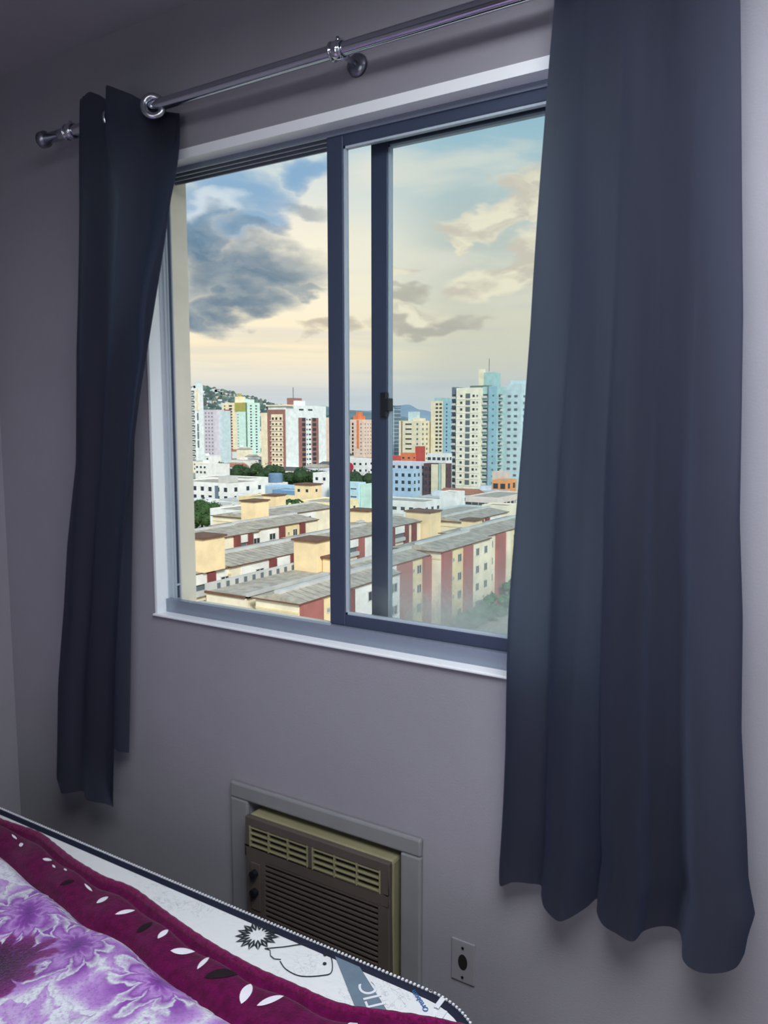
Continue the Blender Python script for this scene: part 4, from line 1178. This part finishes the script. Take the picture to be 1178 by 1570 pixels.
def tree(label, x, y, h_, r_, n, group=None, z0=G0, kind=0, flat=1.0):
    t = thing('tree', label, 'tree', (x, y, z0), group)
    MB().tube([(x, y, z0), (x + .1, y, z0 + h_ * .4), (x, y, z0 + h_ * .75)], [r_ * .09, r_ * .06, r_ * .02], 8).build('trunk', trunk_m, t)
    q = MB(); rnd = random.Random(int(x * 13 + y * 7))
    lobes = [(rnd.gauss(0, .42) * r_, rnd.gauss(0, .42) * r_, rnd.uniform(-.35, .4) * r_ * flat, rnd.uniform(.35, .6) * r_) for _ in range(9)]
    for i in range(n):
        lx, ly, lz, lr = rnd.choice(lobes)
        d_ = Vector((rnd.gauss(0, 1), rnd.gauss(0, 1), rnd.gauss(0, 1))).normalized()
        p = Vector((x + lx, y + ly, z0 + h_ - r_ * flat * .7 + lz)) + d_ * lr * rnd.uniform(.75, 1.05)
        s_ = r_ * rnd.uniform(.055, .11)
        u = Vector((rnd.gauss(0, 1), rnd.gauss(0, 1), rnd.gauss(0, 1))).normalized(); v = u.cross(d_ + Vector((.1, .2, .3))).normalized()
        q.mat(rnd.choice((0, 0, 1)))
        q.face([p - u * s_, p - v * s_ * .6, p + u * s_, p + v * s_ * .6])
    for lx, ly, lz, lr in lobes:
        q.mat(0); rows_ = []
        for a in range(7):
            th = PI * a / 6
            rows_.append([(x + lx + lr * .85 * math.sin(th) * math.cos(b * PI / 5), y + ly + lr * .85 * math.sin(th) * math.sin(b * PI / 5), z0 + h_ - r_ * flat * .7 + lz + lr * .8 * math.cos(th)) for b in range(10)])
        q.grid(rows_, True)
    o = q.build('crown', [leaf_m[kind], leaf_m[1]], t); return t


TG = 'round green trees beside the white apartment house'
for (x, y, h_, r_, l_) in ((-163, 157, 10, 5.2, 'round green tree in the middle of the clump beside the left jamb'), (-157, 158, 9.2, 4.6, 'second tree from the right in the clump beside the left jamb'),
                          (-170, 160, 10.6, 5.4, 'leftmost and tallest tree of the clump, cut off by the window jamb'), (-150.5, 160, 7.6, 3.8, 'smallest and rightmost tree of the clump beside the left jamb'),
                          (-165, 150, 7.4, 4.4, 'low bushy tree in front of the clump beside the left jamb')):
    tree(l_, x, y, h_, r_, 900, TG)
for i in range(11):
    x = -262 + i * 7.5; y = 280 + (i % 3) * 8
    tree('dark green tree in the belt below the far towers', x, y, 13.2 - (i % 3) - i * .25, 6.2, 500, 'dark tree belt below the far towers', kind=2)
t = thing('palm_tree', 'small palm with spreading fronds above the roof left of the mullion', 'tree', (-133, 168.5, G0))
MB().tube([(-133, 168.5, G0), (-133, 168.5, -19.6)], [.3, .2], 8).build('trunk', trunk_m, t)
q = MB()
for k in range(16):
    a = 2 * PI * k / 16 + .2 * (k % 3); L_ = 2.9 + .5 * (k % 2); rise = .9 + .6 * ((k * 7) % 5) / 5
    pr_ = [(L_ * s_ , rise * math.sin(s_ * 2.6) * 1.3 - .9 * s_ * s_) for s_ in (0, .25, .5, .75, 1)]
    for sgn in (-1, 1):
        rows_ = []
        for (rr_, zz_), wd_ in zip(pr_, (.1, .5, .6, .45, .05)):
            rows_.append([(-133 + rr_ * math.cos(a), 168.5 + rr_ * math.sin(a), -19.6 + zz_), (-133 + rr_ * math.cos(a) - sgn * wd_ * math.sin(a), 168.5 + rr_ * math.sin(a) + sgn * wd_ * math.cos(a), -19.6 + zz_ - .25)])
        q.grid(rows_)
q.build('fronds', leaf_m[0], t)
soft = mat('hedge_leaf', (70, 112, 78), .8, 1.0, .3); leaf_m.append(soft)
for i, (x, y, h_, r_) in enumerate(((-49.4, 107, 3.6, 1.9), (-48.9, 111.5, 4.0, 2.1), (-48.8, 116.5, 4.6, 2.3), (-48.6, 122, 5.2, 2.5), (-48.4, 128, 5.8, 2.7), (-48.3, 135, 6.2, 2.9), (-49.6, 102.8, 3.0, 1.6))):
    tree('soft green street tree at the foot of the striped block', x, y, h_, r_, 400, 'street trees along the striped block', kind=3)

# ---- hills
def hill(label, name, pts, y0, depth, m, seed, amp):
    """pts: (azimuth deg, elevation deg of the ridge); a ridge mesh with a real slope towards the viewer"""
    rnd = random.Random(seed); rows_ = []
    n = 120; a0, a1 = pts[0][0], pts[-1][0]
    from mathutils import noise as mn
    ridge = []
    for i in range(n + 1):
        a = a0 + (a1 - a0) * i / n
        for (p, e), (p2, e2) in zip(pts, pts[1:]):
            if p <= a <= p2: el_ = e + (e2 - e) * sm(0, 1, (a - p) / (p2 - p)); break
        ridge.append((a, el_))
    for j in range(24):
        t_ = j / 23; row = []
        for i, (a, el_) in enumerate(ridge):
            dist = y0 + depth * t_
            top = EYE + math.tan(R(el_)) * (y0 + depth * .75) / math.cos(R(a))
            prof_ = math.sin(min(1, t_ / .75) * PI / 2) ** .8 if t_ <= .75 else 1 - (t_ - .75) * 1.2
            z = G0 - 2 + (top - G0 + 2) * prof_ + amp * prof_ * (mn.noise(Vector((a * .8, t_ * 5, seed))) )
            x = dist * math.tan(R(a)); row.append((x, dist, z))
        rows_.append(row)
    o = MB().grid(rows_).build(name, m, smooth=True)
    o['kind'] = 'structure'; tag(o, label, 'hill'); return o, rows_


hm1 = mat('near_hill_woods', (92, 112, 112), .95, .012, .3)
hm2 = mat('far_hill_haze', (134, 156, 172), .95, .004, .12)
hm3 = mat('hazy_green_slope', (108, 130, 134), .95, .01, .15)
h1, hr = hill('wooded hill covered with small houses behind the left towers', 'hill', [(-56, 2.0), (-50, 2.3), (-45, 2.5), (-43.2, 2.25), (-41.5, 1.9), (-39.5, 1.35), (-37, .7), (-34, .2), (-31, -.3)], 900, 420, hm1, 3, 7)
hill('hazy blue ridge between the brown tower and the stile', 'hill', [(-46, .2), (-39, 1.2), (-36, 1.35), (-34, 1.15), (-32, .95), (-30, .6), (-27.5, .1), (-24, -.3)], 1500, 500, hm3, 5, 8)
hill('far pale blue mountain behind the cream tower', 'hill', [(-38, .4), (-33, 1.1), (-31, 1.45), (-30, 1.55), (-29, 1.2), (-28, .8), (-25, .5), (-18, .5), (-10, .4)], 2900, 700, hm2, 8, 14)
q = MB(); rnd = random.Random(4); hc = [white_w, c_pink, c_pale, roof_d]
for i in range(420):
    j = rnd.randint(3, 16); k = rnd.randint(18, 90)
    x, y, z = hr[j][k]; s_ = rnd.uniform(3, 6.5)
    q.mat(rnd.choice((0, 0, 1, 2, 3))); q.box(x, x + s_ * 1.4, y, y + s_, z - 3, z + rnd.uniform(2.5, 6))
o = tag(q.build('hillside_houses', hc), 'crowd of tiny pale houses spread over the wooded hill', 'houses'); o['kind'] = 'stuff'
q = MB()
for i in range(1500):
    j = rnd.randint(3, 18); k = rnd.randint(5, 118)
    x, y, z = hr[j][k]; x += rnd.uniform(-9, 9); r_ = rnd.uniform(2.5, 5.5)
    q.mat(rnd.choice((0, 0, 1)))
    rows_ = [[(x + r_ * rr_ * math.cos(b * PI / 3), y + r_ * rr_ * math.sin(b * PI / 3), z + zz_ * r_) for b in range(6)] for rr_, zz_ in ((1, -.6), (1.05, .5), (.6, 1.2), (.05, 1.5))]
    q.grid(rows_, True)
o = tag(q.build('hillside_trees', [mat('hill_tree', (70, 92, 88), .9), mat('hill_tree_light', (96, 118, 112), .9)]), 'grey-green woods covering the left hill', 'trees'); o['kind'] = 'stuff'
